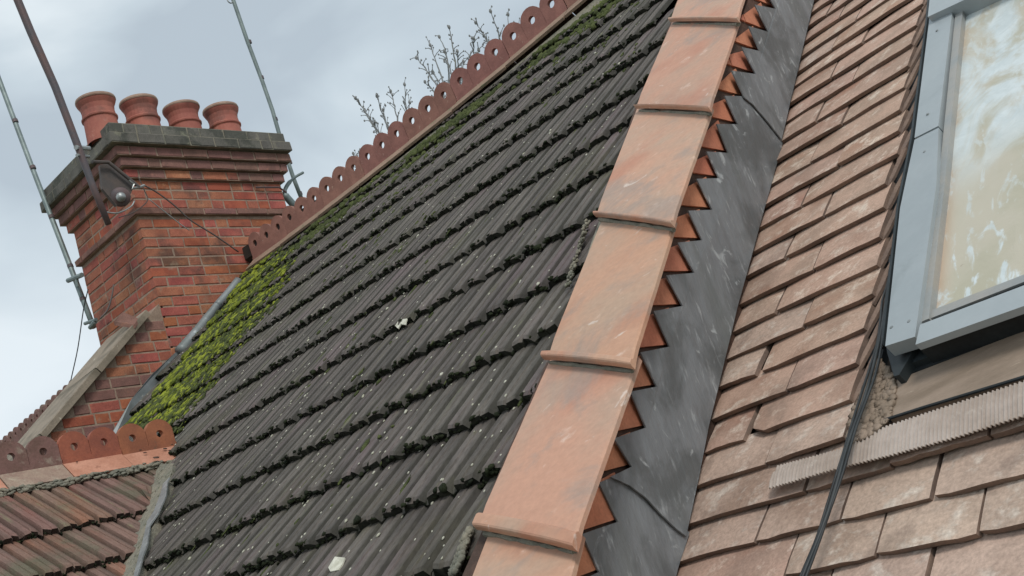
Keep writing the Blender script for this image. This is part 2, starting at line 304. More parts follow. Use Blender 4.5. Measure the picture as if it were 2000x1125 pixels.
# window pane: cream ground mottled with ragged white patches
m = bpy.data.materials.new('mottled_pane'); m.use_nodes = True; nt = m.node_tree; nt.nodes.clear(); L = nt.links.new
o = N(nt, 'ShaderNodeOutputMaterial'); p = N(nt, 'ShaderNodeBsdfPrincipled'); L(p.outputs[0], o.inputs[0]); p.inputs['Roughness'].default_value = .38
p.inputs['Coat Weight'].default_value = .04; p.inputs['Coat Roughness'].default_value = .08
geo = N(nt, 'ShaderNodeNewGeometry')
def dotv(v):
    d = N(nt, 'ShaderNodeVectorMath', operation='DOT_PRODUCT'); L(geo.outputs['Position'], d.inputs[0]); d.inputs[1].default_value = tuple(v); return d.outputs['Value']
du, dv = dotv(uC + .14 * vC), dotv(vC)
cb = N(nt, 'ShaderNodeCombineXYZ'); L(du, cb.inputs[0]); L(dv, cb.inputs[1])
def nz(sc, det, ro, sx=1, sy=1, dist=0, off=0):
    mm = N(nt, 'ShaderNodeMapping'); mm.inputs['Scale'].default_value = (sx, sy, 1); mm.inputs['Location'].default_value = (off, off * .7, off); L(cb.outputs[0], mm.inputs[0])
    n = N(nt, 'ShaderNodeTexNoise'); n.inputs['Scale'].default_value = sc; n.inputs['Detail'].default_value = det; n.inputs['Roughness'].default_value = ro; n.inputs['Distortion'].default_value = dist; L(mm.outputs[0], n.inputs['Vector']); return n.outputs['Fac']
def rmp(f, lo, hi, a=0, b=1):
    r = N(nt, 'ShaderNodeMapRange'); r.interpolation_type = 'SMOOTHSTEP'; r.inputs['From Min'].default_value = lo; r.inputs['From Max'].default_value = hi; r.inputs['To Min'].default_value = a; r.inputs['To Max'].default_value = b; L(f, r.inputs['Value']); return r.outputs[0]
def mixc(f, a, b):
    x = N(nt, 'ShaderNodeMix', data_type='RGBA')
    L(f, x.inputs[0])
    for i, c in ((6, a), (7, b)):
        if isinstance(c, tuple): x.inputs[i].default_value = c
        else: L(c, x.inputs[i])
    return x.outputs[2]
col = mixc(rmp(nz(5, 5, .5), .4, .6), lin('beb6a3'), lin('b3ad97'))
edge = rmp(du, -.985, -.90, 1, 0)
col = mixc(edge, col, lin('c7a58c'))
def mth(op, a, b):
    x = N(nt, 'ShaderNodeMath', operation=op, use_clamp=True)
    for i, c in ((0, a), (1, b)):
        if isinstance(c, (int, float)): x.inputs[i].default_value = c
        else: L(c, x.inputs[i])
    return x.outputs[0]
upper = rmp(dv, 2.05, 2.35, 0, 1)
lowsm = mth('MULTIPLY', rmp(nz(9, 6, .6, 2.4, .9, .6, 3), .52, .62), rmp(dv, 1.75, 2.1, 1, .6))
hism = mth('MULTIPLY', rmp(nz(4.2, 8, .62, 1.2, .8, .9, 1.7), .38, .56), upper)
sm = mth('MAXIMUM', lowsm, hism)
col = mixc(sm, col, mixc(rmp(nz(14, 6, .7, 1, 1, 1, 8), .3, .7), lin('d5dcdc'), lin('c2cbcb')))
col = mixc(rmp(nz(22, 4, .7, 1, 1, 0, 5), .70, .74), col, lin('8f7a62'))
L(col, p.inputs['Base Color'])
b = N(nt, 'ShaderNodeBump'); b.inputs['Strength'].default_value = .35; b.inputs['Distance'].default_value = .004
L(nz(12, 6, .6, 1, .7, 2, 2), b.inputs['Height']); L(b.outputs[0], p.inputs['Normal'])
M['pane'] = m

# ================================================================ ground
g = obj('ground', [(-400, -400, -7), (400, -400, -7), (400, 400, -7), (-400, 400, -7)], [(0, 1, 2, 3)], M['ground']); g['kind'] = 'structure'; g['label'] = 'garden ground far below the roofs'

# ================================================================ main dark roof
VROWS = [1.31, 1.597, 1.87, 2.174, 2.479, 2.828, 3.198, 3.573, 3.95, 4.40, 4.82, 5.24, 5.64, 6.02]
XR0, YR0, SR = -3.8, 5.65, .134                         # plan line of the ridge
def yr(x): return YR0 + SR * (x - XR0)
def zr(x): return 3.027 + .022 * (x - XR0) + .02
nR = np.array([-SR, 1, 0]); nR /= np.linalg.norm(nR); dR = float(nR @ np.array([XR0, YR0, 0])); tR = np.array([1, SR, 0]); tR /= np.linalg.norm(tR)
def Ri(x, y): return hit(x, y, nR, dR)
def left_edge(v):                                        # where the tiles stop at the party wall
    return np.interp(v, [1.2, 1.8, 3.5, 4.2, 6.3], [-4.02, -4.45, -6.55, -7.02, -7.16])
def valley_x(v):
    return np.interp(v, [1.0, 1.78, 2.2, 2.75, 3.0], [-3.88, -4.08, -4.5, -5.02, -5.1])
roof = empty('dark_tiled_roof', A(-4.5, 1.3), 'large steep roof of dark mossy ribbed concrete tiles below the crested ridge', 'roof')
PER = .099
def rib_z(q):
    q = q % 1.0
    return float(np.interp(q, [0, .10, .19, .50, .55, .60, .87, .96, 1], [0, 0, .019, .021, .014, .020, .018, 0, 0]))
def roof_tile_mesh(name, mt, nper=3):
    xs = []
    for k in range(nper):
        for q in (.0, .10, .19, .50, .55, .60, .87, .96): xs.append((k + q) * PER)
    xs.append(nper * PER); n = len(xs)
    rows = [(-.004, -.006), (.008, 0), (.16, 0), (.30, -.001), (.43, -.002)]
    V = []; F = []
    wob = [random.uniform(-.010, .010) for _ in range(n)]
    for j, (y, dz) in enumerate(rows):
        for i, x in enumerate(xs):
            z = rib_z(x / PER + 1e-6 if i < n - 1 else 0)
            yy = y + (wob[i] if j < 2 else 0)
            V.append((x + .0015, yy, z + dz + .028 - .027 * max(y, 0) / .335))
    for j in range(len(rows) - 1):
        for i in range(n - 1): F.append((j * n + i, j * n + i + 1, (j + 1) * n + i + 1, (j + 1) * n + i))
    b = len(V)
    for i, x in enumerate(xs): V.append((x + .0015, wob[i] + .004, -.002 + .35 * rib_z(x / PER + 1e-6 if i < n - 1 else 0)))
    for i in range(n - 1): F.append((b + i, b + i + 1, i + 1, i))
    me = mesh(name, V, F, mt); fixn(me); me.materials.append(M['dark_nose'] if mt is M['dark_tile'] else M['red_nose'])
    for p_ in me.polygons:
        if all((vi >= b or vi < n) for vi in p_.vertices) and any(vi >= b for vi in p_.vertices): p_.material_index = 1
    return me
TM = [roof_tile_mesh('roof_tile', M['dark_tile']) for _ in range(7)]
def frame(Xa, Ya, Za, P):
    return Matrix(((Xa[0], Ya[0], Za[0], P[0]), (Xa[1], Ya[1], Za[1], P[1]), (Xa[2], Ya[2], Za[2], P[2]), (0, 0, 0, 1)))
def place(name, me, parent, P, Xa, Ya, Za, sc=(1, 1, 1), rz=0, rx=0):
    o = bpy.data.objects.new(name, me); COL.objects.link(o); o.parent = parent
    P = np.asarray(P, float) - ORG[parent.name]
    o.matrix_basis = frame(Xa, Ya, Za, P) @ Matrix.Rotation(rz, 4, 'Z') @ Matrix.Rotation(rx, 4, 'X') @ Matrix.Diagonal((*sc, 1))
    return o
TW = 3 * PER
X0 = -1.62
def coping_left(v): return np.interp(v, [1.2, 1.85, 2.44, 3.96, 5.3, 6.2], [-1.72, -1.82, -1.92, -2.33, -2.75, -3.0])
ntile = 0
def vtop(x):                                              # v where the ridge cuts the slope
    y = yr(x); return y / math.cos(SA) + math.tan(SA) * 0 + ((math.sin(SA) * y - 1) / math.cos(SA) - math.tan(SA) * y) * math.sin(SA)
clip_tiles = []
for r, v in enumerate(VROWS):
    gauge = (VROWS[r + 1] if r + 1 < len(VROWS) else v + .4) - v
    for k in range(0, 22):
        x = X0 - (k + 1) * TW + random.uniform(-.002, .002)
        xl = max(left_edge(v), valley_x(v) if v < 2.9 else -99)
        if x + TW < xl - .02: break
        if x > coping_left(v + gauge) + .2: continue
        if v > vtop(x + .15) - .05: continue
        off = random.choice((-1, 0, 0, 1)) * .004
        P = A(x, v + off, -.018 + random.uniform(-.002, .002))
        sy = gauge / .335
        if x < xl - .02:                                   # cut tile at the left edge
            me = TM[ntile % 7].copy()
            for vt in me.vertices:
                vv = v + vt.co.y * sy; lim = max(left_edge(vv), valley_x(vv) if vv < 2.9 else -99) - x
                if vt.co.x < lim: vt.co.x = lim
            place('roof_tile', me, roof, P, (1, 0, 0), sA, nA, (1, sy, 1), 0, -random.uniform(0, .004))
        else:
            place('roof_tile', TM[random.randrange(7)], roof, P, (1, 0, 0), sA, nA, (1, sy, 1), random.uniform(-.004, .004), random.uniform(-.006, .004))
        ntile += 1
print('dark tiles', ntile)
deck = [A(-1.56, .6, -.06), A(-2.02, 5.6, -.06), A(-2.1, 6.2, -.06), A(-3.8, vtop(-3.8) - .03, -.06), A(-7.18, vtop(-7.18) - .03, -.06), A(-7.18, 4.1, -.06), A(-7.0, 3.7, -.06), A(-4.6, 2.2, -.07), A(-3.7, .6, -.07)]
obj('roof_boarding', *slabVF(deck, [p - np.array([0, 0, .08]) for p in deck]), M['deck'], roof)
bk = [(-7.18, yr(-7.18), zr(-7.18) - .06), (-2.3, yr(-2.3), zr(-2.3) - .06), (-2.3, yr(-2.3) + 4, -.2), (-7.18, yr(-7.18) + 4, -.2)]
obj('rear_slope', *slabVF([np.array(p) for p in bk], [np.array(p) - np.array([0, 0, .1]) for p in bk]), M['deck'], roof)

# crested ridge tiles: each is a crest plate with pierced rings and two wings
def ring_plate(cx, half, zc, hole, base, top_r, th):
    """one pierced ring in local coords (x along, z up, y thickness)"""
    K = 20; V = []; F = []
    for s in (-th / 2, th / 2):
        for i in range(K):
            a = 2 * math.pi * i / K; c, n_ = math.cos(a), math.sin(a)
            V.append((cx + hole * c, s, zc + hole * n_))
        for i in range(K):
            a = 2 * math.pi * i / K; c, n_ = math.cos(a), math.sin(a)
            if n_ >= 0: rr = top_r; px, pz = rr * c, rr * n_
            else: px = max(-half, min(half, top_r * c * 1.08)); pz = max((base - zc), n_ * 3 * (zc - base) * .6)
            if abs(n_) < .05: px = math.copysign(min(half, top_r), c)
            if n_ < -.05: px = max(-half, min(half, c * half * 1.7)); pz = (base - zc) if n_ < -.28 else (base - zc) * .45
            V.append((cx + px, s, zc + pz))
    for i in range(K):
        j = (i + 1) % K
        F.append((i, j, K + j, K + i)); F.append((2 * K + j, 2 * K + i, 3 * K + i, 3 * K + j))
        F.append((j, i, 2 * K + i, 2 * K + j)); F.append((K + i, K + j, 3 * K + j, 3 * K + i))
    return V, F
def ridge_tile_meshes(nr, pitch, zc, hole, top_r, th, wing_run, slope_f, slope_b, wing_th, cm, wm, name):
    L_ = nr * pitch; mb = MB()
    for k in range(nr):
        V, F = ring_plate((k + .5) * pitch, pitch / 2 - .001, zc + random.uniform(-.002, .002), hole, 0, top_r, th); mb.add(V, F)
    V, F = boxVF((L_ / 2, 0, -.012), (1, 0, 0), (0, 1, 0), (0, 0, 1), L_ - .004, th * 1.5, .03); mb.add(V, F)
    V = np.array(mb.V); me1 = mesh('crest', V, mb.F, cm); fixn(me1)
    V = []; F = []
    for si, sl in ((-1, slope_f), (1, slope_b)):
        c, s = math.cos(sl), math.sin(sl)
        a = [(0, 0, 0), (L_ - .005, 0, 0), (L_ - .005, si * wing_run * c, -wing_run * s), (0, si * wing_run * c, -wing_run * s)]
        nx = np.array([0, si * s, c]) * wing_th
        t = [np.array(p) + np.array([0, 0, .002]) for p in a]; b_ = [np.array(p) - nx for p in t]
        v_, f_ = slabVF(t, b_); n0 = len(V); V += v_; F += [tuple(i + n0 for i in f) for f in f_]
    me2 = mesh('wing', V, F, wm); fixn(me2)
    return me1, me2
holes = [(481, 495), (502.6, 476.8), (524.5, 459.7), (546.7, 441.5), (568.4, 428.5), (595.8, 412), (619.8, 393), (645, 374.5), (669, 354.9), (695, 333), (721.8, 312), (750.6, 289.8), (778.7, 266), (811.4, 240), (841.6, 215), (874.7, 188.5), (906, 162.9), (941, 135), (975.4, 106.7), (1009.8, 79), (1045.4, 49.8), (1085, 16.7)]
HP = np.array([Ri(*h) for h in holes]); s_h = HP @ tR
k_fit = np.polyfit(np.arange(len(holes)), s_h, 2)                # gentle drift of ring spacing
z_fit = np.polyfit(s_h, HP[:, 2], 2)
print('ring pitch', np.diff(np.polyval(k_fit, np.arange(22)))[[0, 10, 20]], HP[:, 2][[0, 10, 21]])
RM = [ridge_tile_meshes(3, .18, .10, .028, .094, .03, .17, math.radians(38), math.radians(37), .018, M['crest'], M['wing'], 'ridge') for _ in range(3)]
for q in range(-1, 11):
    s0, s1 = np.polyval(k_fit, 3 * q - .5 + 1), np.polyval(k_fit, 3 * q + 2.5 + 1)
    sm_ = (s0 + s1) / 2
    P = tR * s0 + nR * dR; zz = float(np.polyval(z_fit, sm_)) - .10; 
    if s1 > -.9: break
    if P[0] < -7.32: continue
    P = np.array([P[0], P[1], zz])
    L3 = (s1 - s0) / (3 * .18)
    rt = bpy.data.objects.new('ridge_tile', None); COL.objects.link(rt); rt.parent = roof; rt.empty_display_size = .1
    tilt = math.atan(2 * z_fit[0] * sm_ + z_fit[1]) + random.uniform(-.006, .006)
    Xa = tR * math.cos(tilt) + np.array([0, 0, 1]) * math.sin(tilt); Za = -tR * math.sin(tilt) + np.array([0, 0, 1]) * math.cos(tilt)
    rt.matrix_basis = frame(Xa, nR, Za, P - ORG[roof.name]) @ Matrix.Diagonal((L3, 1, 1, 1))
    a_, b_ = RM[q % 3]
    for nm, me in (('crest', a_), ('wing', b_)):
        o = bpy.data.objects.new(nm, me); COL.objects.link(o); o.parent = rt
# mortar bedding under the ridge wings
mb = MB()
xs = np.linspace(-7.17, -1.3, 60)
for i in range(len(xs) - 1):
    Q = []
    for x in (xs[i], xs[i + 1]):
        y = yr(x); zc_ = float(np.polyval(z_fit, tR @ np.array([x, y, 0]))) - .1
        top = np.array([x, y - .11, zc_ - .105]); fr = A(x, 0, .005); yb = y - .155 + random.uniform(-.006, .006)
        za = (math.sin(SA) * yb - 1) / math.cos(SA)
        Q.append((top, np.array([x, yb, min(za + .0, zc_ - .10)]), np.array([x, y, zc_ - .2])))
    a_, b_ = Q; mb.add([a_[0], a_[1], a_[2], b_[0], b_[1], b_[2]], [(0, 1, 4, 3), (1, 2, 5, 4), (2, 0, 3, 5), (0, 2, 1), (3, 4, 5)])
mb.build('ridge_bedding', M['grey_mortar'], roof)

# ---- moss and lichen on the dark roof
def in_poly(x, y, poly):
    c = False; n = len(poly); j = n - 1
    for i in range(n):
        if (poly[i][1] > y) != (poly[j][1] > y) and x < (poly[j][0] - poly[i][0]) * (y - poly[i][1]) / (poly[j][1] - poly[i][1]) + poly[i][0]: c = not c
        j = i
    return c
def surf_h(x, v):
    r = max([i for i, q in enumerate(VROWS) if q <= v] or [0]); g_ = (VROWS[r + 1] if r + 1 < len(VROWS) else VROWS[r] + .4) - VROWS[r]
    return -.018 + rib_z(((X0 - x) / PER * -1) % 1) + .028 - .027 * min(1, (v - VROWS[r]) / g_)
AX = [(1, 0, 0), sA, nA]
def xlim(v): return max(left_edge(v), valley_x(v) if v < 2.9 else -99)
P, S = [], []
for r, v in enumerate(VROWS):                             # black-green crust on the tile noses
    x = -1.75
    dens = .0065
    while x > xlim(v):
        x -= dens * random.uniform(.4, 2.2)
        if math.sin(x * 7 + r * 2.1) + math.sin(x * 17.3 + r) * .6 < random.uniform(-1.9, .9): continue
        if v > vtop(x): continue
        s = random.uniform(.004, .010) * (1.5 if random.random() < .06 else 1)
        P.append(A(x, v + random.uniform(-.008, .005), surf_h(x, v) + random.uniform(-.026, .002))); S.append((s * 1.2, s, s * .7))
blobs('nose_moss', P, S, AX, M['black_moss'], roof, .4)['kind'] = 'stuff'
P, S = [], []
for _ in range(5200):                                     # dull tufts, denser high up and in the troughs
    v = 1.2 + 5.1 * random.random() ** .8; x = random.uniform(xlim(v), coping_left(v))
    if v > vtop(x): continue
    cl = math.sin(x * 3.1 + v * 2) + math.sin(x * 7.7 - v * 5.1) + (v - 4.2) * .45
    if cl < random.uniform(.2, 2.6): continue
    s = random.uniform(.004, .011); st = random.uniform(1, 3.2)
    P.append(A(x, v, surf_h(x, v) + .001)); S.append((s, s * st, s * .6))
for _ in range(2600):                                     # green belt right under the ridge
    x = random.uniform(-7.1, -2.2); d_ = abs(random.gauss(0, .22)); v = vtop(x) - .22 - d_
    if math.sin(x * 5) + math.sin(x * 11.3 + 1) < random.uniform(-1.6, 1.2): continue
    s = random.uniform(.010, .024)
    P.append(A(x, v, surf_h(x, v))); S.append((s, s * random.uniform(1, 2.2), s * .8))
for _ in range(900):                                      # long thin strands of moss in the grooves
    v = random.uniform(1.3, 5.2); k_ = random.randrange(0, 56); x = X0 - k_ * PER + random.choice((.055 - .099, .0, .012)) 
    if x < xlim(v) + .05 or x > coping_left(v) or v > vtop(x): continue
    s = random.uniform(.003, .007); P.append(A(x, v, surf_h(x, v) + .001)); S.append((s, s * random.uniform(4, 12), s * .7))
mo = blobs('dull_moss', P, S, AX, M['dull_moss'], None, .4); tag(mo, 'dull green moss tufts scattered over the dark roof tiles', 'moss', kind='stuff')
POLY = [(474, 548), (486, 508), (620, 430), (650, 480), (600, 570), (525, 660), (470, 740), (420, 805), (360, 850), (246, 842), (298, 790), (350, 722), (408, 650), (446, 602)]
P, S = [], []; tries = 0
P2, S2 = [], []
while len(P) < 10500 and tries < 160000:
    tries += 1; x, y = random.uniform(240, 655), random.uniform(425, 852)
    if not in_poly(x, y, POLY): continue
    hp = Ai(x, y); v = float(hp @ sA); xx = hp[0]
    if xx < XC + .03 or v > vtop(xx) + .1: continue
    edge = (x - np.interp(y, [520, 600, 690, 780, 835], [465, 430, 352, 290, 245])) / 135
    if random.random() < edge * 1.25 - .1: continue
    pn = math.sin(xx * 23 + 2 * math.sin(v * 7)) * math.sin(v * 13 + xx * 5) + .4 * math.sin(xx * 61)
    if pn < random.uniform(-1.3, .3) + .25 * edge: continue
    s = random.uniform(.006, .02) * (1.15 - .55 * min(1, max(edge, 0))); P.append(A(xx, v, surf_h(xx, v) + random.uniform(0, .016) * (1 - .6 * min(1, edge)))); S.append((s * .8, s * random.uniform(1.2, 3), s * .7))
    if random.random() < .3 + .5 * max(0, edge) - .3 * pn: P2.append(P.pop()); S2.append(S.pop())
mo = blobs('olive_moss', P2, S2, AX, M['dull_moss'], None, .45); tag(mo, 'dull olive moss cushions mixed into the bright moss beside the chimney', 'moss', kind='stuff')
mo = blobs('bright_moss', P, S, AX, M['moss'], None, .45); tag(mo, 'thick bright yellow-green moss along the roof edge beside the chimney', 'moss', kind='stuff')
P, S = [], []
for _ in range(1500):
    v = random.uniform(1.3, 5.5); x = random.uniform(xlim(v), coping_left(v)); s = random.uniform(.002, .005) * (1.6 if random.random() < .08 else 1)
    P.append(A(x, v, surf_h(x, v) + .001)); S.append((s, s * 1.5, s * .5))
li = blobs('lichen_flecks', P, S, AX, M['lichen'], None, .3); tag(li, 'pale lichen flecks dotted over the dark roof tiles', 'lichen', kind='stuff')
def scrap(name, img, label, group=None):
    V = [Ai(x, y, .02 + random.uniform(0, .012)) for x, y in img]; n = len(V); V = V + [p - nA * .004 for p in V]
    F = [tuple(range(n)), tuple(range(2 * n - 1, n - 1, -1))] + [(i, n + i, n + (i + 1) % n, (i + 1) % n) for i in range(n)]
    o = obj(name, V, F, M['paper']); tag(o, label, 'litter', group); return o
scrap('paper_scrap', [(641, 1108), (654, 1087), (673, 1089), (669, 1100), (661, 1113), (645, 1116)], 'small white paper scrap lying near the bottom edge of the dark roof', 'white scraps on the roof')
scrap('paper_scrap', [(771, 636), (780, 624), (795, 622), (792, 634), (783, 633), (778, 642)], 'small crumpled white scrap in the middle of the dark roof', 'white scraps on the roof')

# ================================================================ abutment wall: coping tiles, stepped brick, lead
wall = empty('abutment_wall', hit(1200, 900, nW, dW) - np.array([0, 0, 1]), 'brick upstand wall with terracotta coping tiles and stepped lead flashing', 'wall')
TI = [(1515.5, 17), (1501.6, 62), (1483.5, 100), (1476, 145), (1453.6, 190), (1441.5, 242.6), (1423, 298.6), (1405, 347.6), (1392, 409.5), (1372, 469), (1356, 533), (1333, 597.7), (1308, 677), (1283, 755), (1263, 834.6), (1234, 911.5), (1207, 1019), (1171, 1117)]
NO = [(1474, 9), (1462, 51), (1448, 92), (1429.5, 137.6), (1415, 187), (1400, 242), (1380, 296), (1361, 349), (1344, 411.7), (1324, 473.6), (1301, 537.6), (1276.6, 607.7), (1251.5, 688), (1231.5, 765), (1200, 856), (1171, 942.6), (1137, 1043)]
def Wi(x, y, h=0.0): return hit(x, y, nW, dW + h)
# wall core (its top follows the roof slope, its face is the recessed mortar)
def Wp(t, z, h=0.0): return nW * (dW + h) + tW * t + np.array([0, 0, z])
def top_z(t):
    P = Wp(t, 0); return (math.sin(SA) * P[1] - 1) / math.cos(SA)
core = [Wp(.6, -3), Wp(.6, top_z(.6) + .078), Wp(6.3, top_z(6.3) + .078), Wp(6.3, -3)]
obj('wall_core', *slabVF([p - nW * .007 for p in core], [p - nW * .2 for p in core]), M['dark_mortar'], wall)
levels = [float(Wi(*p)[2]) for p in TI]
dzs = -np.diff(levels); levels = [levels[0] + .27, levels[0] + .135] + levels + [levels[-1] - .09]
for i in range(len(levels) - 1):
    z1, z0 = levels[i], levels[i + 1]                      # course between z0 (bottom) and z1
    # t range that can be seen: from below the coping to the lead
    ttop = ((z0 * math.cos(SA) + 1) / math.sin(SA) - nW[1] * dW) / tW[1]
    tl = ttop - .35 + random.uniform(-.1, .0); tr = ttop + .22
    ttip = float(Wi(*TI[min(max(i - 1, 0), len(TI) - 1)]) @ tW) if 1 <= i <= len(TI) else ttop
    # one joint hidden behind the lead or under the coping where possible
    t = ttip + .02 + random.uniform(.0, .05)
    while t > tl:
        L_ = .235; za, zb = z0 + .006, z1 - .002
        # keep the brick under the coping line
        t0, t1 = t - L_, t
        ts = (((za - .08) * math.cos(SA) + 1) / math.sin(SA) - nW[1] * dW) / tW[1]     # where the slope line crosses the brick's bed
        t0 = max(t0, ts)
        if t1 - t0 < .02: break
        tops = [min(zb, top_z(q) + .08) for q in (t0, t1)]
        if max(tops) > za + .01:
            zz0, zz1 = [max(q, za + .003) for q in tops]
            f = [Wp(t0, za, .0), Wp(t1 - .008, za, .0), Wp(t1 - .008, zz1, .0), Wp(t0, zz0, .0)]
            f = [p + nW * random.uniform(-.0008, .0) for p in f]
            obj('brick', *slabVF(f, [p - nW * .05 for p in f]), M['step_brick'], wall)
        t -= L_
# lead flashing in three overlapping pieces
LE = [(1325, 1110), (1340, 1045), (1385, 830), (1440, 600), (1490, 420), (1525, 270), (1590, 0)]
def lead(name, img, h0, h1, label):
    V = []; n = len(img)
    top = [Wi(x, y, h0 + (h1 - h0) * 0) for x, y in img]
    # subdivide outline edges for slight unevenness
    pts = []
    for i in range(n):
        a, b_ = top[i], top[(i + 1) % n]; m_ = max(1, int(np.linalg.norm(b_ - a) / .09))
        for s in range(m_): pts.append(a + (b_ - a) * s / m_ + nW * random.uniform(-.0012, .0012))
    o = obj(name, *slabVF(pts, [p - nW * .004 for p in pts]), M['lead'], wall); o['label'] = label; return o
lower = [(1137, 1043), (1207, 1019), (1171, 942.6), (1198, 936), (1240, 965), (1290, 1010), (1345, 1050), (1325, 1112), (1310, 1180), (1290, 1260), (1090, 1260), (1115, 1160), (1171, 1117)]
lower = [(1171, 941), (1205, 932), (1345, 1045), (1325, 1112), (1306, 1190), (1285, 1270), (1110, 1270), (1128, 1205), (1100, 1150), (1171, 1117), (1137, 1043), (1207, 1019)]
upper = [NO[14], TI[13], NO[13]]
mid = [(1193, 931), (1202, 928), (1234, 911.5)]
seq = []
for i in range(14, 3, -1): seq += [NO[i], TI[i - 1] if i >= 1 else None]
# middle piece: from the lap at the bottom up to the second lap
midp = [(1193, 931), (1234, 911.5)]
for i in range(14, 4, -1): midp += [NO[i], TI[i]] if False else [NO[i], TI[i]][:1] + [TI[i - 1 + 0]] if False else []
pts = [(1193, 931), (1234, 911.5)]
for i in range(14, 3, -1):
    pts.append(NO[i]); pts.append(TI[i])                    # notch, then tip of the step above
pts_mid = [(1193, 931), (1234, 911.5), NO[14]]
for i in range(13, 3, -1): pts_mid += [TI[i + 1] if False else TI[i + 1 - 0]] if False else []
def teeth(i_from, i_to):
    """from tip i_from (low) up to notch i_to (high): tip, notch, tip, notch ..."""
    o_ = []
    for i in range(i_from, i_to - 1, -1): o_ += [TI[i], NO[i - 1]] if i >= 1 else [TI[i]]
    return o_
# tip i joins notch i-1 (diagonal edge going up-left), notch i-1 joins tip i-1... (level edge)
def outline(i_low, i_high):
    o_ = []
    for i in range(i_low, i_high - 1, -1):
        o_.append(TI[i]); o_.append(NO[i - 1])
    return o_
P_low = [(1196, 934)] + [(1171, 942.6)]
lowp = [(1205, 928), (1171, 942.6), (1207, 1019), (1137, 1043), (1171, 1117), (1098, 1150), (1130, 1230), (1105, 1300), (1280, 1300), (1325, 1110), (1347, 1040), (1300, 1000)]
lead('lead_flashing', lowp, .0065, .0065, 'lowest lead sheet tucked under the lap')
mid = [(1193, 931)] + outline(15, 6)[0:] + [(1415, 187), (1452, 192), (1490, 236), (1527, 283), (1525, 270)][:1]
mid = [(1193, 931)] + outline(15, 6) + [TI[5]] + [(1415, 187), (1455, 188), (1492, 232), (1530, 276), (1490, 420), (1440, 600), (1385, 830), (1366, 925), (1341, 1047), (1322, 1033), (1290, 1003), (1262, 972), (1230, 948)]
lead('lead_flashing', mid, .0135, .0135, 'long middle lead sheet with saw-tooth upper edge')
top = outline(4, 1)
topp = [TI[4], NO[3], TI[3], NO[2], TI[2], NO[1], TI[1], NO[0], TI[0], (1483, -40), (1530, -20), (1500, -90), (1545, -75), (1520, -140), (1562, -130), (1540, -190), (1600, -250), (1655, -250), (1625, -150), (1590, 0), (1527, 272), (1500, 238), (1472, 205)]
lead('lead_flashing', topp, .0205, .0205, 'topmost lead sheet with saw-tooth edge')
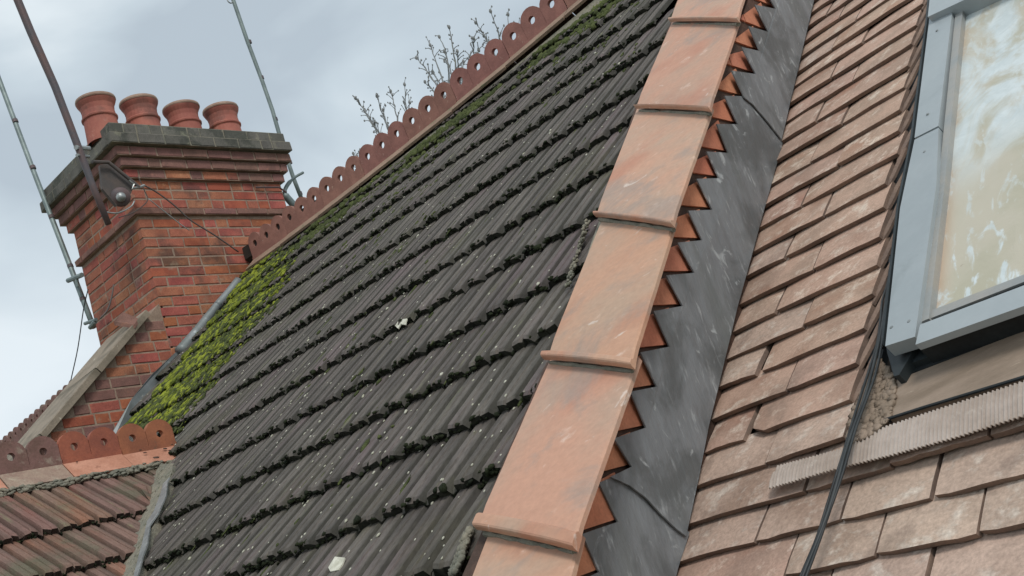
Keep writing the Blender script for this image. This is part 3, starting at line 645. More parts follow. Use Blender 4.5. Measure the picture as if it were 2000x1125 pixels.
# coping tiles
CAPS = [  # LL, LR, body-left-bottom, UL, UR
 ((850, 1290), (1066, 1330), (866, 1250), (944, 1042), (1126, 1076)),
 ((918, 1020), (1120, 1068), (943, 989), (1062, 708), (1238, 722)),
 ((1052, 690), (1233, 713), (1084, 664), (1168, 428), (1312, 446)),
 ((1155, 413), (1312, 437), (1176, 396), (1240, 205), (1386, 220)),
 ((1235, 203), (1385, 212), (1254, 189), (1312, 30), (1440, 46)),
 ((1303, 35), (1440, 38), (1323, 18), (1372, -130), (1492, -130)),
 ((1366, -118), (1494, -118), (1382, -132), (1432, -268), (1546, -262)),
]
for q, (LL, LR, BL, UL, UR) in enumerate(CAPS):
    hb, ht = .115, .088
    Q = lambda p_, h: Ai(p_[0], p_[1], h)
    TH = .010
    ll, lr, bl = Q(LL, hb), Q(LR, hb - TH) + nA * TH, Q(BL, hb)
    ul, ur = Q(UL, ht), Q(UR, ht - TH) + nA * TH; up = (ur + ul) / 2 - (lr + ll) / 2; up /= np.linalg.norm(up)
    ul, ur = ul + up * .05 - nA * .006, ur + up * .05 - nA * .006
    ac = lr - ll; W_ = np.linalg.norm(ac); ac /= W_
    blN = bl - up * np.dot(bl - ll, up); br = lr
    blN = ll + ac * np.dot(blN - ll, ac)
    nu, nv = 8, 10; V = []; F = []
    for j in range(nv + 1):
        s = j / nv
        for i in range(nu + 1):
            t = (0, .015, .2, .4, .6, .8, .93, .985, 1)[i]; Pp = (blN * (1 - t) + br * t) * (1 - s) + (ul * (1 - t) + ur * t) * s
            bow = -.004 * (2 * t - 1) ** 2 - (.004 if i in (0, nu) else 0) - (.004 if j == 0 else 0) + random.uniform(-.0005, .0005)
            V.append(Pp + nA * bow)
    for j in range(nv):
        for i in range(nu): k0 = j * (nu + 1) + i; F.append((k0, k0 + 1, k0 + nu + 2, k0 + nu + 1))
    nb = len(V); V += [p - nA * TH for p in V[:nb]]; per = [i for i in range(nu + 1)] + [j * (nu + 1) + nu for j in range(1, nv + 1)] + [nv * (nu + 1) + i for i in range(nu - 1, -1, -1)] + [j * (nu + 1) for j in range(nv - 1, 0, -1)]
    for a_, b_ in zip(per, per[1:] + per[:1]): F.append((a_, nb + a_, nb + b_, b_))
    ct = obj('coping_tile', V, F, M['coping'], wall, smooth=False)
    # rolled nose band across the lower end
    n1_, n2_ = ll, lr + ac * .001
    bandw = float(np.dot(bl - ll, up)) * 1.0
    prof = [(-.001, -TH - .007), (-.002, -.005), (0, -.001), (.004, .0012), (bandw * .8, .0016), (bandw * .95, .0006), (bandw + .004, -.003), (bandw, -TH - .005)]
    V = []; F = []; m_ = 9
    for i in range(m_ + 1):
        t = i / m_; Pp = n1_ * (1 - t) + n2_ * t; bow = -.004 * (2 * t - 1) ** 2 - (.002 if i in (0, m_) else 0)
        for (y_, z_) in prof: V.append(Pp + up * (y_ + random.uniform(-.0005, .0005)) + nA * (z_ + bow))
    k_ = len(prof)
    for i in range(m_):
        for j in range(k_ - 1): F.append((i * k_ + j, i * k_ + j + 1, (i + 1) * k_ + j + 1, (i + 1) * k_ + j))
    F += [tuple(range(k_)), tuple(range(m_ * k_ + k_ - 1, m_ * k_ - 1, -1))]
    obj('nose_band', V, F, M['coping'], ct)
    # mortar line squeezed out under the nose
    V, F = tubeVF([ll + ac * .012 - nA * .034 + up * .004 + ac * W_ * .1 * i * 0 + ac * (W_ - .04) * i / 12 + nA * random.uniform(-.003, .002) for i in range(13)], [random.uniform(.004, .009) for _ in range(13)], 6)
    obj('mortar_squeeze', V, F, M['grey_mortar'], wall)
# bedding mortar under the left edge of the coping
for q, (LL, LR, BL, UL, UR) in enumerate(CAPS):
    a_, b_ = Ai(BL[0], BL[1], .085), Ai(UL[0], UL[1], .06); ac = Ai(*LR, .1) - Ai(*LL, .1); ac /= np.linalg.norm(ac)
    V = []; F = []; m_ = 10
    for i in range(m_ + 1):
        t = i / m_; Pp = a_ * (1 - t) + b_ * t; lim = .085 * (1 - t) + .06 * t
        j_ = random.uniform(-.004, .004)
        V += [Pp + ac * (.012 + j_), Pp + ac * (.006 - .0 + j_) - nA * (lim + .015), Pp + ac * .08 - nA * (lim + .02), Pp + ac * .08]
    for i in range(m_):
        for j in range(4): F.append((i * 4 + j, i * 4 + (j + 1) % 4, (i + 1) * 4 + (j + 1) % 4, (i + 1) * 4 + j))
    F += [(0, 1, 2, 3), (m_ * 4 + 3, m_ * 4 + 2, m_ * 4 + 1, m_ * 4)]
    obj('bedding', V, F, M['grey_mortar'] if q in (0, 2) else M['dark_mortar'], wall)
P, S = [], []
for (x0, y0), (x1, y1), n_, w_ in (((922, 1035), (890, 1120), 420, .007), ((1152, 430), (1112, 560), 160, .005)):
    for _ in range(n_):
        t = random.random(); hp = Ai(x0 + (x1 - x0) * t - random.uniform(0, 8), y0 + (y1 - y0) * t, .02 + random.random() * .03); s = random.uniform(.5, 1.3) * w_; P.append(hp); S.append((s, s * 1.4, s))
blobs('rough_mortar', P, S, AX, M['grey_mortar'], wall, .3)['kind'] = 'stuff'

# ================================================================ plain tile roof on the right
pr = empty('plain_tile_roof', C(-1.5, 1.0), 'roof of flat brown clay plain tiles around the roof window', 'roof')
RW = [  # v of lower edge, joints as image points (x, y), right end in the image (None: runs out of frame)
 (.84, [(1400, 1290), (1560, 1250), (1740, 1200)], None), (.95, [(1470, 1215), (1650, 1170), (1850, 1120)], None),
 (1.06, [(1445, 1190), (1624, 1118), (1812, 1123)], None), (1.167, [(1532, 1123), (1709, 1083), (1911, 1034)], None), (1.273, [(1473, 1060), (1636, 1022), (1821, 967)], None),
 (1.378, [(1570, 956), (1737, 914), (1930, 868)], None), (1.495, [(1493, 908)], (1648, 852)), (1.607, [(1458, 859)], (1661, 772)),
 (1.722, [(1535, 764)], (1672, 706)), (1.838, [(1483, 729)], (1688, 636)), (1.955, [(1569, 632)], (1704, 572)), (2.073, [(1516, 604)], (1711, 518)),
 (2.192, [(1588, 525)], (1717, 463)), (2.325, [(1535, 499)], (1723, 411)), (2.444, [(1609, 420)], (1728, 357)), (2.576, [(1565, 398)], (1750, 304)),
 (2.70, [(1634, 325)], (1752, 261)), (2.825, [(1581, 317)], (1754, 222)), (2.972, [(1644, 238)], (1764, 167)), (3.10, [(1597, 230)], (1771, 131)),
 (3.25, [(1665, 156)], (1776, 92)), (3.385, [(1625, 147)], (1787, 49)), (3.53, [(1684, 82)], (1796, 16)), (3.65, [(1628, 87)], (1800, -10)),
 (3.79, [(1672, 34)], (1805, -40)), (3.93, [(1640, 30)], (1808, -60)), (4.07, [], None), (4.21, [], None), (4.35, [], None), (4.49, [], None), (4.63, [], None), (4.77, [], None), (4.91, [], None), (5.05, [], None), (5.19, [], None), (5.33, [], None),]
Luv = [(float(p @ uC), float(p @ vC)) for p in Lp]; Lv = [b_ for _, b_ in Luv]; Lu = [a_ for a_, _ in Luv]
kL = np.polyfit(Lv, Lu, 1)
def uleft(v): return float(np.interp(v, Lv, Lu)) if Lv[0] <= v <= Lv[-1] else float(np.polyval(kL, v))
SK = -.13
def plain_tile(u0, u1, v, gauge, left_cut=False, extra=0.0, chip=0, hofs=0):
    top_v = v + gauge * 1.25; nu, nv = 6, 3; V = []; F = []
    t0, t1 = random.uniform(-.0025, .0025), random.uniform(-.0025, .0025); lift = random.uniform(-.002, .004)
    sagl, sagr = random.uniform(-.002, .002), random.uniform(-.002, .002)
    for j in range(nv + 1):
        s = j / nv; vv = v + (top_v - v) * s
        ul = uleft(vv) - .012 + random.uniform(-.004, .005) if left_cut else u0 + SK * (vv - v)
        ur = u1 + SK * (vv - v)
        for i in range(nu + 1):
            t = i / nu; uu = ul * (1 - t) + ur * t
            dvv = (t0 * (1 - t) + t1 * t) * (1 - s) + random.uniform(-.0015, .0015) * (j == 0)
            if j == 0 and i in (0, nu) and not left_cut: dvv += .004
            if chip and j == 0 and i == 0: dvv += .018 * chip; uu += .006 * chip
            h = .0 + lift - .017 * (vv - v) / gauge + .003 * (1 - (2 * t - 1) ** 2) + sagl * (1 - t) + sagr * t + hofs + random.uniform(-.0005, .0005)
            if j == 0: h -= .002
            V.append(C(uu, vv + dvv, h))
    for j in range(nv):
        for i in range(nu): k0 = j * (nu + 1) + i; F.append((k0, k0 + 1, k0 + nu + 2, k0 + nu + 1))
    nb = len(V)
    V += [p - nC * .0135 + (vC * .003 if q < nu + 1 else 0) for q, p in enumerate(V[:nb])]
    per = [i for i in range(nu + 1)] + [j * (nu + 1) + nu for j in range(1, nv + 1)] + [nv * (nu + 1) + i for i in range(nu - 1, -1, -1)] + [j * (nu + 1) for j in range(nv - 1, 0, -1)]
    for a_, b_ in zip(per, per[1:] + per[:1]): F.append((a_, nb + a_, nb + b_, b_))
    return V, F
def edge_obj(name, V, F):
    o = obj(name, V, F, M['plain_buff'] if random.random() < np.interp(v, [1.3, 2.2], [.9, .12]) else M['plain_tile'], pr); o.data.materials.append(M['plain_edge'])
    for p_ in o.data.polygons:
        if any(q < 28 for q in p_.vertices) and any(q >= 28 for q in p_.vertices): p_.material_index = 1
    return o
for r, (v, js, right) in enumerate(RW):
    gauge = (RW[r + 1][0] if r + 1 < len(RW) else v + .14) - v
    us = [uleft(v)] + [Cuv(x, y, 0)[0] for x, y in js]
    if right is None:
        nxt = us[-1] + .2
        if not js: nxt = us[-1] + random.uniform(.08, .2)
        while nxt < (-.62 if js else -.1): us.append(nxt); nxt += .2
        us.append(nxt)
    else: us.append(Cuv(right[0], right[1], 0)[0])
    for k in range(len(us) - 1):
        gap = .0035 if random.random() < .8 else .008
        if r in (7, 9) and k == 0: gap = .018
        V, F = plain_tile(us[k] + (.002 if k else 0), us[k + 1] - (gap if k + 1 < len(us) - 1 else 0), v, gauge, left_cut=(k == 0), chip=1 if (r == 7 and k == 1) else 0)
        edge_obj('plain_tile', V, F)
    if right is not None:                                   # ends of the under-tiles stacked in the gutter beside the window
        for q in (0,):
            u1 = us[-1] + SK * gauge * .5 * q; vb = v + gauge * .5 * q; hb_ = -.014 - .006 * q
            path = [(u1 - .006, vb - .012), (u1 + .008, vb + gauge * .35), (u1 + .020 + random.uniform(-.003, .003), vb + gauge * .75), (u1 + .030 + random.uniform(-.003, .003), vb + gauge * 1.15)]
            wd = (.003, .008, .007, .003); top = [C(a_ - w_ + SK * 0, b_, hb_ + .004 * k_) for k_, ((a_, b_), w_) in enumerate(zip(path, wd))] + [C(a_ + w_ * .6, b_, hb_ + .002 * k_) for k_, ((a_, b_), w_) in reversed(list(enumerate(zip(path, wd))))]
            obj('tile_end', *slabVF(top, [p - nC * .008 for p in top]), M['plain_edge'], pr)
bd = [C(uleft(.4) - .0, .4, -.05), C(.6, .4, -.05), C(.6, 5.6, -.05), C(uleft(5.6), 5.6, -.05)]
obj('roof_boarding', *slabVF(bd, [p - nC * .05 for p in bd]), M['deck'], pr)

# ================================================================ roof window
rw = empty('roof_window', Ci(1800, 640, 0), 'grey metal clad roof window with a white-patched cream pane', 'window')
def cslab(name, img, ht, hb, mt, parent=rw, label=None, bev=0):
    top = [Ci(x, y, ht) for x, y in img]; o = obj(name, *slabVF(top, [p - nC * (ht - hb) for p in top]), M[mt], parent)
    if label: o['label'] = label
    return o
WT = .085
def side(x_top, x_bot): pass
cslab('side_cover', [(1729, 676), (1787, 657.5), (1829, 360), (1833, 249.5), (1786, 273), (1758, 406)], WT, WT - .03, 'cover', label='lower left cladding strip')
cslab('side_cover', [(1786, 269.5), (1832.5, 246), (1859, 29), (1862, -40), (1820, -40), (1814.5, 41)], WT - .002, .0, 'cover', label='upper left cladding strip')
cslab('head_cover', [(1812, 33), (1900, -8), (2080, -95), (2080, -180), (1822, -60)], WT + .018, .0, 'cover', label='head cladding strip at the top')
cslab('frame', [(1795, 655), (1838, 360), (1866, 10), (1878, 10), (1845, 360), (1822, 560), (1803, 640)], WT - .035, -.02, 'gasket')
cslab('sash_bead', [(1796, 630), (1814, 622), (1845, 360), (1880, 22), (1883, -20), (1869, -20), (1866, 25), (1832.5, 360)], WT - .012, .0, 'bead', label='thin pale glazing bead')
cslab('pane', [(1813, 612), (2080, 508), (2080, -120), (1884, -20), (1880, 22), (1844, 360)], WT - .03, .02, 'pane', label='cream window pane with white patches')
cslab('bottom_bead', [(1816, 622), (2080, 519), (2080, 505), (1817, 607)], WT - .018, .0, 'bead')
cslab('sash_gasket', [(1803, 641), (2080, 536), (2080, 514), (1814, 619)], WT - .022, .0, 'gasket')
cslab('bottom_cover', [(1788, 673), (2080, 569), (2080, 527), (1797, 634)], WT + .004, WT - .012, 'cover', label='wide bottom cladding')
cslab('frame_foot', [(1733, 690), (1746, 735), (1756, 732), (1792, 672), (1787, 655), (1731, 676)], .045, -.01, 'cover_dark')  # foot toned dark too, with the shadow below the frame painted in
cslab('frame_core', [(1790, 675), (2080, 571), (2080, 527), (1800, 634)], WT - .013, -.02, 'gasket')  # black core: shadow under the bottom cover put into its colour
cslab('bottom_rail', [(1745, 722), (2080, 600), (2080, 560), (1790, 655), (1735, 690)], .035, -.02, 'cover_dark')  # dark rail tone paints that shadow on down towards the apron
cslab('shadow_strip', [(1748, 741), (2080, 617), (2080, 600), (1745, 722)], .02, -.02, 'gasket')  # black strip standing in for the lowest part of the frame's shadow above the apron
cslab('side_gutter', [(1712, 740), (1727, 676), (1757, 405), (1786, 268), (1815, 40), (1820, -60), (1806, -60), (1790, 60), (1762, 230), (1737, 400), (1716, 560), (1690, 700)], -.03, -.05, 'gasket', label='dark side gutter flashing')
V, F = tubeVF([Ci(x, y, .03) for x, y in [(1724, 678), (1755, 405), (1782, 268), (1811, 40), (1818, -40)]], .006, 6); obj('gutter_upstand', V, F, M['cover_dark'], rw)
cslab('apron', [(1736, 817), (1750, 742), (2080, 616), (2080, 710)], .022, -.01, 'apron', label='brown weathered apron sheet under the frame')
V, F = tubeVF([Ci(x, y, .025) for x, y in [(1728, 820), (1800, 797), (2080, 712)]], .0035, 6); obj('apron_lip', V, F, M['gasket'], rw)
for x, y in ((1812, 223), (1806, 297), (1742, 640), (1776, 628), (1830, 60)):
    V, F = latheVF(Ci(x, y, WT - .001), nC, [(0, .003), (.0035, .0025), (.0042, .0), (.004, -.002)], 10); obj('screw', V, F, M['zinc'], rw)
# pleated apron flashing
topL = [(1508, 925), (1521, 905), (1640, 873), (1737, 826), (2000, 739), (2080, 712)]
botL = [(1498, 951), (1629, 912), (1737, 885), (1870, 848), (2000, 806), (2080, 782)]
tu = [Cuv(x, y, .028) for x, y in topL]; bu = [Cuv(x, y, .028) for x, y in botL]
V = []; F = []; per_ = .0088; u = bu[0][0]; i = 0
while u < bu[-1][0]:
    vt = float(np.interp(u, [a_ for a_, _ in tu], [b_ for _, b_ in tu])); vb = float(np.interp(u, [a_ for a_, _ in bu], [b_ for _, b_ in bu])) + random.uniform(-.0008, .0008)
    if u < tu[0][0]: vt = vb + .02
    hz = .026 + (.0028 if i % 4 in (1, 2) else -.0012)
    for s in (0, .5, 1): V.append(C(u + SK * (vt - vb) * s, vb + (vt - vb) * s, hz - .004 * s - (.004 if s == 0 else 0)))
    u += per_ / 4 * random.uniform(.85, 1.15); i += 1
nn = len(V)
for a_ in range(nn // 3 - 1):
    for j in (0, 1): F.append((a_ * 3 + j, a_ * 3 + 3 + j, a_ * 3 + 4 + j, a_ * 3 + 1 + j))
V += [p - nC * .0025 for p in V[:nn]]
for a_ in range(nn // 3 - 1): F.append((nn + a_ * 3, nn + a_ * 3 + 3, a_ * 3 + 3, a_ * 3)); F.append((nn + a_ * 3, nn + a_ * 3 + 1, nn + a_ * 3 + 4, nn + a_ * 3 + 3)); F.append((nn + a_ * 3 + 1, nn + a_ * 3 + 2, nn + a_ * 3 + 5, nn + a_ * 3 + 4))
o = obj('pleated_flashing', V, F, M['ribbed'], rw, fix=False); o['label'] = 'pleated strip of pinkish grey flashing'
# dirty mortar heap between cables and apron
P, S = [], []
for _ in range(2600):
    x, y = random.uniform(1652, 1752), random.uniform(705, 862)
    if not in_poly(x, y, [(1712, 700), (1742, 735), (1748, 760), (1738, 815), (1700, 850), (1652, 868), (1668, 800), (1695, 740)]): continue
    s = random.uniform(.002, .0075); P.append(Ci(x, y, .02 + random.uniform(0, .006))); S.append((s * 1.5, s * 1.5, s * .45))
mo = blobs('mortar_debris', P, S, [uC, vC, nC], M['apron'], None, .35); tag(mo, 'crumbly brown mortar debris beside the window foot', 'debris', kind='stuff')
# cables
base = [(1741, 500), (1739, 530), (1735, 560), (1729, 590), (1724, 625), (1717, 672), (1703, 728), (1687, 778), (1668, 832), (1651, 888), (1636, 938), (1616, 1000), (1597, 1055), (1573, 1115), (1556, 1160)]
hh = [-.02, -.01, .005, .018, .028, .035, .045, .05, .056, .062, .062, .06, .058, .06, .06]
for q, (dx, lab, rr) in enumerate(((-5, 'black cable on the left of the bundle beside the window', .0027), (0, 'thicker grey-black cable in the middle of the bundle beside the window', .0034), (5, 'dark cable on the right of the bundle beside the window', .0027))):
    pp = [Ci(x + dx * (.6 if i < 3 else 1) * (1.25 if 5 < i < 9 else .85 if i > 9 else 1) + math.sin(i * 1.7 + q * 2) * 1.2, y + dx * .2, hh[i] + (.002 if q == 1 else 0)) for i, (x, y) in enumerate(base)]
    V, F = tubeVF(spline(pp, 5), rr, 8); o = obj('cable', V, F, M['cable'], None, smooth=True); tag(o, lab, 'cable', 'cables running down the brown tiles')

# ================================================================ chimney stack
ch = empty('chimney_stack', (XC - .5, 5.0, 2.2), 'red brick chimney stack with corbelled blackened top and string course', 'chimney')
BX0, BX1, BY0, BY1 = -8.20, XC, 4.36, 5.76
H = .08; ZS = 3.20
def brick_course(mt, x0, x1, y0, y1, z, h, par, phase, L1=.225, L2=.11, faces='XY', proud=0.0, name='brick'):
    """bricks on the +X face and the -Y face of a rectangular stack"""
    seq_ = [L1, L2] if phase is None else [L1]
    def run(a0, a1, ph):
        o_ = []; a = a0; k = 0
        first = L2 if ph else L1
        while a < a1 - .02:
            l_ = first if k == 0 else (L1 if random.random() > .3 else L2)
            b_ = min(a + l_, a1)
            if a1 - b_ < .06: b_ = a1
            o_.append((a, b_)); a = b_; k += 1
        return o_
    if 'X' in faces:
        for a, b_ in run(y0, y1, phase):
            if a == y0: a -= .0075
            mm = mt if isinstance(mt, str) else random.choice(mt)
            V, F = boxVF((x1 - .03 + proud + random.uniform(-.002, .003), (a + b_) / 2, z + h / 2), (0, 1, 0), (0, 0, 1), (1, 0, 0), b_ - a - .012, h - .012, .06, .0026, .004)
            obj(name, V, F, M[mm], par)
    if 'Y' in faces:
        for a, b_ in run(-x1 + .055, -x0, not phase):
            mm = mt if isinstance(mt, str) else random.choice(mt)
            V, F = boxVF((-(a + b_) / 2, y0 + .03 - proud + random.uniform(-.003, .002), z + h / 2), (1, 0, 0), (0, 0, 1), (0, -1, 0), b_ - a - .012, h - .012, .06, .0026, .004)
            obj(name, V, F, M[mm], par)
def corebox(x0, x1, y0, y1, z0, z1, mt, par, name): V, F = boxVF(((x0 + x1) / 2, (y0 + y1) / 2, (z0 + z1) / 2), (1, 0, 0), (0, 1, 0), (0, 0, 1), x1 - x0, y1 - y0, z1 - z0); return obj(name, V, F, M[mt], par)
corebox(BX0, BX1 - .004, BY0 + .004, BY1, 1.2, 3.86, 'mortar', ch, 'stack_core')
z = 1.9; k = 0
while z < ZS - .04:
    # below the string course, skip what the roof hides
    ymin = BY0; y_hid = (z * math.cos(SA) + 1) / math.sin(SA) + .25
    brick_course(['chim_brick', 'chim_brick', 'chim_brick', 'brick'], BX0, BX1, BY0, min(BY1, max(y_hid, BY0 + .1)), z, H, ch, k % 2); z += H; k += 1
brick_course('soot_brick', BX0 - .03, BX1 + .035, BY0 - .035, BY1 + .03, ZS, .06, ch, 0, .3, .3, name='string_course_brick')
corebox(BX0, BX1 + .026, BY0 - .026, BY1 + .026, ZS + .004, ZS + .052, 'mortar', ch, 'string_core')
for i in range(6):
    zz = ZS + .065 + i * H; st = max(0, i - 2) * .035
    brick_course(['chim_brick', 'brick', 'chim_brick'] if i < 3 else (['soot_brick', 'soot_brick', 'chim_brick'] if i < 4 else 'soot_brick'), BX0 - st, BX1 + st, BY0 - st, BY1 + st, zz, H, ch, i % 2)
    if st: corebox(BX0 - st, BX1 + st - .005, BY0 - st + .005, BY1 + st - .01, zz + .002, zz + H - .002, 'mortar', ch, 'corbel_core')
ZT = ZS + .065 + 6 * H
for i, st in ((0, .155), (1, .13)):
    zz = ZT + i * .09
    brick_course('cap_brick', BX0 - st, BX1 + st, BY0 - st, BY1 + st - .05, zz, .09, ch, i, name='cap_brick')
    corebox(BX0 - st, BX1 + st - .005, BY0 - st + .005, BY1 + st - .06, zz + .002, zz + .088, 'grey_mortar', ch, 'cap_core')
ZT += .18
V, F = slabVF([np.array(p) for p in ((BX0 + .05, BY0 + .05, ZT + .09), (BX1 - .1, BY0 + .05, ZT + .09), (BX1 - .1, BY1 - .05, ZT + .09), (BX0 + .05, BY1 - .05, ZT + .09))],
              [np.array(p) for p in ((BX0 - .1, BY0 - .1, ZT - .002), (BX1 + .1, BY0 - .1, ZT - .002), (BX1 + .1, BY1 + .1, ZT - .002), (BX0 - .1, BY1 + .1, ZT - .002))])
obj('flaunching', V, F, M['grey_mortar'], ch)
XP = XC - .12
names = ('chimney pot nearest the dark pole, leftmost of the front four', 'second chimney pot from the dark pole in the front row', 'third chimney pot from the dark pole in the front row', 'chimney pot at the right end, nearest the thin tall pole')
for q, (x, y) in enumerate(((186, 196), (270, 200), (353, 211), (430, 214))):
    rc = Xi(x, y, XP); top_z_ = float(rc[2]); b0 = ZT - .06
    h_ = top_z_ - b0; base_ = (XP, float(rc[1]), b0)
    pt = empty('chimney_pot', base_, names[q], 'chimney pot', 'chimney pots on the stack')
    pr_ = [(.135, 0), (.130, h_ * .25), (.126, h_ * .52), (.137, h_ * .54), (.139, h_ * .57), (.128, h_ * .60), (.124, h_ * .72), (.130, h_ * .82), (.146, h_ * .90), (.151, h_ * .94)]
    V, F = latheVF(base_, (random.uniform(-.01, .01), random.uniform(-.01, .01), 1), pr_ + [(.151, h_ * .94), (.13, h_ * .93), (.11, h_ * .9), (.1, 0)]); obj('body', V, F, M['pot'], pt, smooth=False)
    V, F = latheVF(base_, (0, 0, 1), [(.151, h_ * .935), (.155, h_ * .96), (.152, h_ * 1.0), (.14, h_ * 1.02), (.125, h_ * 1.01), (.118, h_ * .93), (.151, h_ * .935)]); obj('rim', V, F, M['pot_rim'], pt)
RL = ('short sooty rear pot seen between the first and second front chimney pots', 'short sooty rear pot seen between the second and third front chimney pots', 'short sooty rear pot seen between the third and fourth front chimney pots')
for q, (yy) in enumerate((4.92, 5.3, 5.66)):               # shorter row behind, seen in the gaps
    base_ = (XP - .42, yy + .04, ZT + .02); pt = empty('rear_pot', base_, RL[q], 'chimney pot', 'rear chimney pots')
    V, F = latheVF(base_, (0, 0, 1), [(.14, 0), (.13, .19), (.15, .21), (.15, .25), (.13, .27), (.11, .26), (.1, 0)]); obj('body', V, F, M['soot_brick'], pt)

# party wall upstand running down from the stack, with stone coping
pw = empty('party_wall', (XC - .15, 3.6, 1.5), 'brick party wall upstand with lichen-spotted sloping stone coping left of the roof', 'wall')
SP = .843                                                   # slope of its coping (dz/dy)
def cz(y): return 2.334 + SP * (y - 4.151)
z = 1.0; k = 0
while z < 2.34:
    y0 = 4.151 + (z + H - 2.334) / SP + .02
    y1 = min(BY0, (z * math.cos(SA) + 1) / math.sin(SA) + .25)
    if z < 1.9: y1 = BY0 if y1 > BY0 else max(y1, y0 + .6)
    if y1 > y0 + .05: brick_course(['chim_brick', 'chim_brick', 'brick', 'soot_brick'], BX0, XC, max(y0, 2.2), min(y1, BY0 + (.0 if z > 1.9 else .4)), z, H, pw, k % 2, faces='X')
    z += H; k += 1
cw = [np.array((XC - .004, 2.0, cz(2.0) - .02)), np.array((XC - .004, 4.38, cz(4.38) - .02)), np.array((XC - .004, 4.38, .2)), np.array((XC - .004, 2.0, .2))]
obj('wall_core', *slabVF(cw, [p - np.array([.3, 0, 0]) for p in cw]), M['mortar'], pw)
sl_ = np.array([0, 1, SP]); sl_ /= np.linalg.norm(sl_); ns = np.array([0, -sl_[2], sl_[1]])
for i in range(4):
    a_ = 4.22 - i * .48; b_ = a_ - .475
    Vc = boxVF(np.array([XC - .27, (a_ + b_) / 2, cz((a_ + b_) / 2) + .02]), (1, 0, 0), sl_, ns, .64, .475 * math.sqrt(1 + SP * SP) * 1.0, .05, .004, .006); obj('coping_stone', *Vc, M['coping_stone'], pw)
Vc = slabVF([Xi(222, 628, XC - .05), Xi(262, 634, XC + .06), Xi(270, 622, XC + .05), Xi(240, 609, XC - .02)], [Xi(222, 628, XC - .05) - np.array([0, 0, .03]), Xi(262, 634, XC + .06) - np.array([0, 0, .03]), Xi(270, 622, XC + .05) - np.array([0, 0, .03]), Xi(240, 609, XC - .02) - np.array([0, 0, .03])])
obj('kneeler_slate', *Vc, M['soot_brick'], pw)

# lead along the roof edge at the party wall
lf = empty('edge_flashing', Xi(345, 700, XC + .05), 'pale dented lead flashing between the mossy roof edge and the brick chimney', 'flashing')
V, F = tubeVF(spline([Xi(x, y, XC + .15) for x, y in [(466, 548), (447, 572), (424, 598)]], 5), [.035] * 11, 10); obj('lead_roll', V, F, M['old_lead'], lf, True)
V, F = tubeVF(spline([Xi(x, y, XC + .15) for x, y in [(428, 592), (405, 622), (380, 655), (352, 688)]], 5), [.03 + .018 * i / 15 for i in range(16)], 10); obj('lead_roll', V, F, M['old_lead'], lf, True)
P1 = [(368, 682), (343, 688), (296, 732), (257, 780), (218, 848), (216, 870), (236, 874), (262, 826), (300, 780), (345, 722)]
tp = [Xi(x, y, XC + .13 + random.uniform(-.01, .01)) for x, y in P1]; obj('lead_strip', *slabVF(tp, [p - np.array([.01, 0, 0]) for p in tp]), M['old_lead'], lf)
# aerial brackets and fittings on the stack
br = empty('wall_bracket', Xi(225, 360, XC + .1), 'dark triangular bracket with round plate and pale dome bolt on the chimney', 'bracket')
tri = [Xi(x, y, XC + .11) for x, y in [(195, 322), (214, 318), (262, 362), (256, 378), (228, 402), (200, 368)]]
obj('back_plate', *slabVF(tri, [p - np.array([.03, 0, 0]) for p in tri]), M['iron'], br)
V, F = tubeVF([Xi(x, y, XC + .15) for x, y in [(180, 316), (212, 317), (248, 346), (272, 366)]], .014, 8); obj('arm', V, F, M['iron'], br)
V, F = latheVF(Xi(235, 385, XC + .12), (1, -.5, -.35), [(0, 0), (.07, 0), (.074, .012), (.058, .026), (.0, .03)], 20); obj('round_plate', V, F, M['pole_dark'], br, True)
V, F = latheVF(Xi(236, 385, XC + .15), (1, -.5, -.35), [(.0, 0), (.036, 0), (.036, .016), (.026, .028), (.010, .036), (0, .037)], 16); obj('dome_bolt', V, F, M['zinc'], br, True)
V, F = tubeVF([Xi(x, y, XC + .15) for x, y in [(252, 352), (262, 360), (258, 368), (272, 366), (282, 362)]], .011, 6); obj('clamp', V, F, M['zinc'], br)
hk = empty('hook_bracket', Xi(568, 365, XC - .1), 'curved grey-green hook bracket at the right end of the chimney', 'bracket')
V, F = tubeVF(spline([Xi(x, y, XC - .05) for x, y in [(592, 337), (575, 347), (561, 362), (556, 378), (566, 392), (577, 404)]], 5), [.012] * 8 + [.018] * 8 + [.032] * 10, 8); obj('hook', V, F, M['pole_grey'], hk, True)
V, F = tubeVF([Xi(x, y, XC + .03) for x, y in [(500, 366), (545, 366), (560, 376)]], .008, 6); obj('strap', V, F, M['pole_dark'], hk)
def rod(name, pts, r, mt, label, cat, group=None, k=10, extra=()):
    e_ = empty(name, pts[-1], label, cat, group); V, F = tubeVF(pts, r, k); obj('tube', V, F, M[mt], e_, True)
    return e_
p1 = [Xi(x, y, XC + .25) for x, y in [(-62, -235), (18, -40), (60, 62), (108, 170), (150, 280), (180, 360), (212, 438)]]
e1 = rod('aerial_pole', p1, [.029, .029, .029, .028, .027, .024, .022], 'pole_dark', 'thick dark leaning pole clamped to the near corner of the chimney', 'pole', 'aerial poles')
V, F = tubeVF([Xi(148, 288, XC + .27), Xi(174, 290, XC + .2)], .018, 8); obj('clamp', V, F, M['zinc'], e1)
V, F = tubeVF([Xi(150, 303, XC + .27), Xi(174, 306, XC + .2)], .012, 8); obj('clamp', V, F, M['zinc'], e1)
p2 = [Yi(x, y, 4.2) for x, y in [(-140, -210), (-20, 105), (0, 160), (60, 320), (120, 475), (160, 580), (183, 640)]]
e2 = rod('aerial_pole', p2, .021, 'pole_grey', 'grey pole standing left of the chimney, held by a T-shaped clamp', 'pole', 'aerial poles')
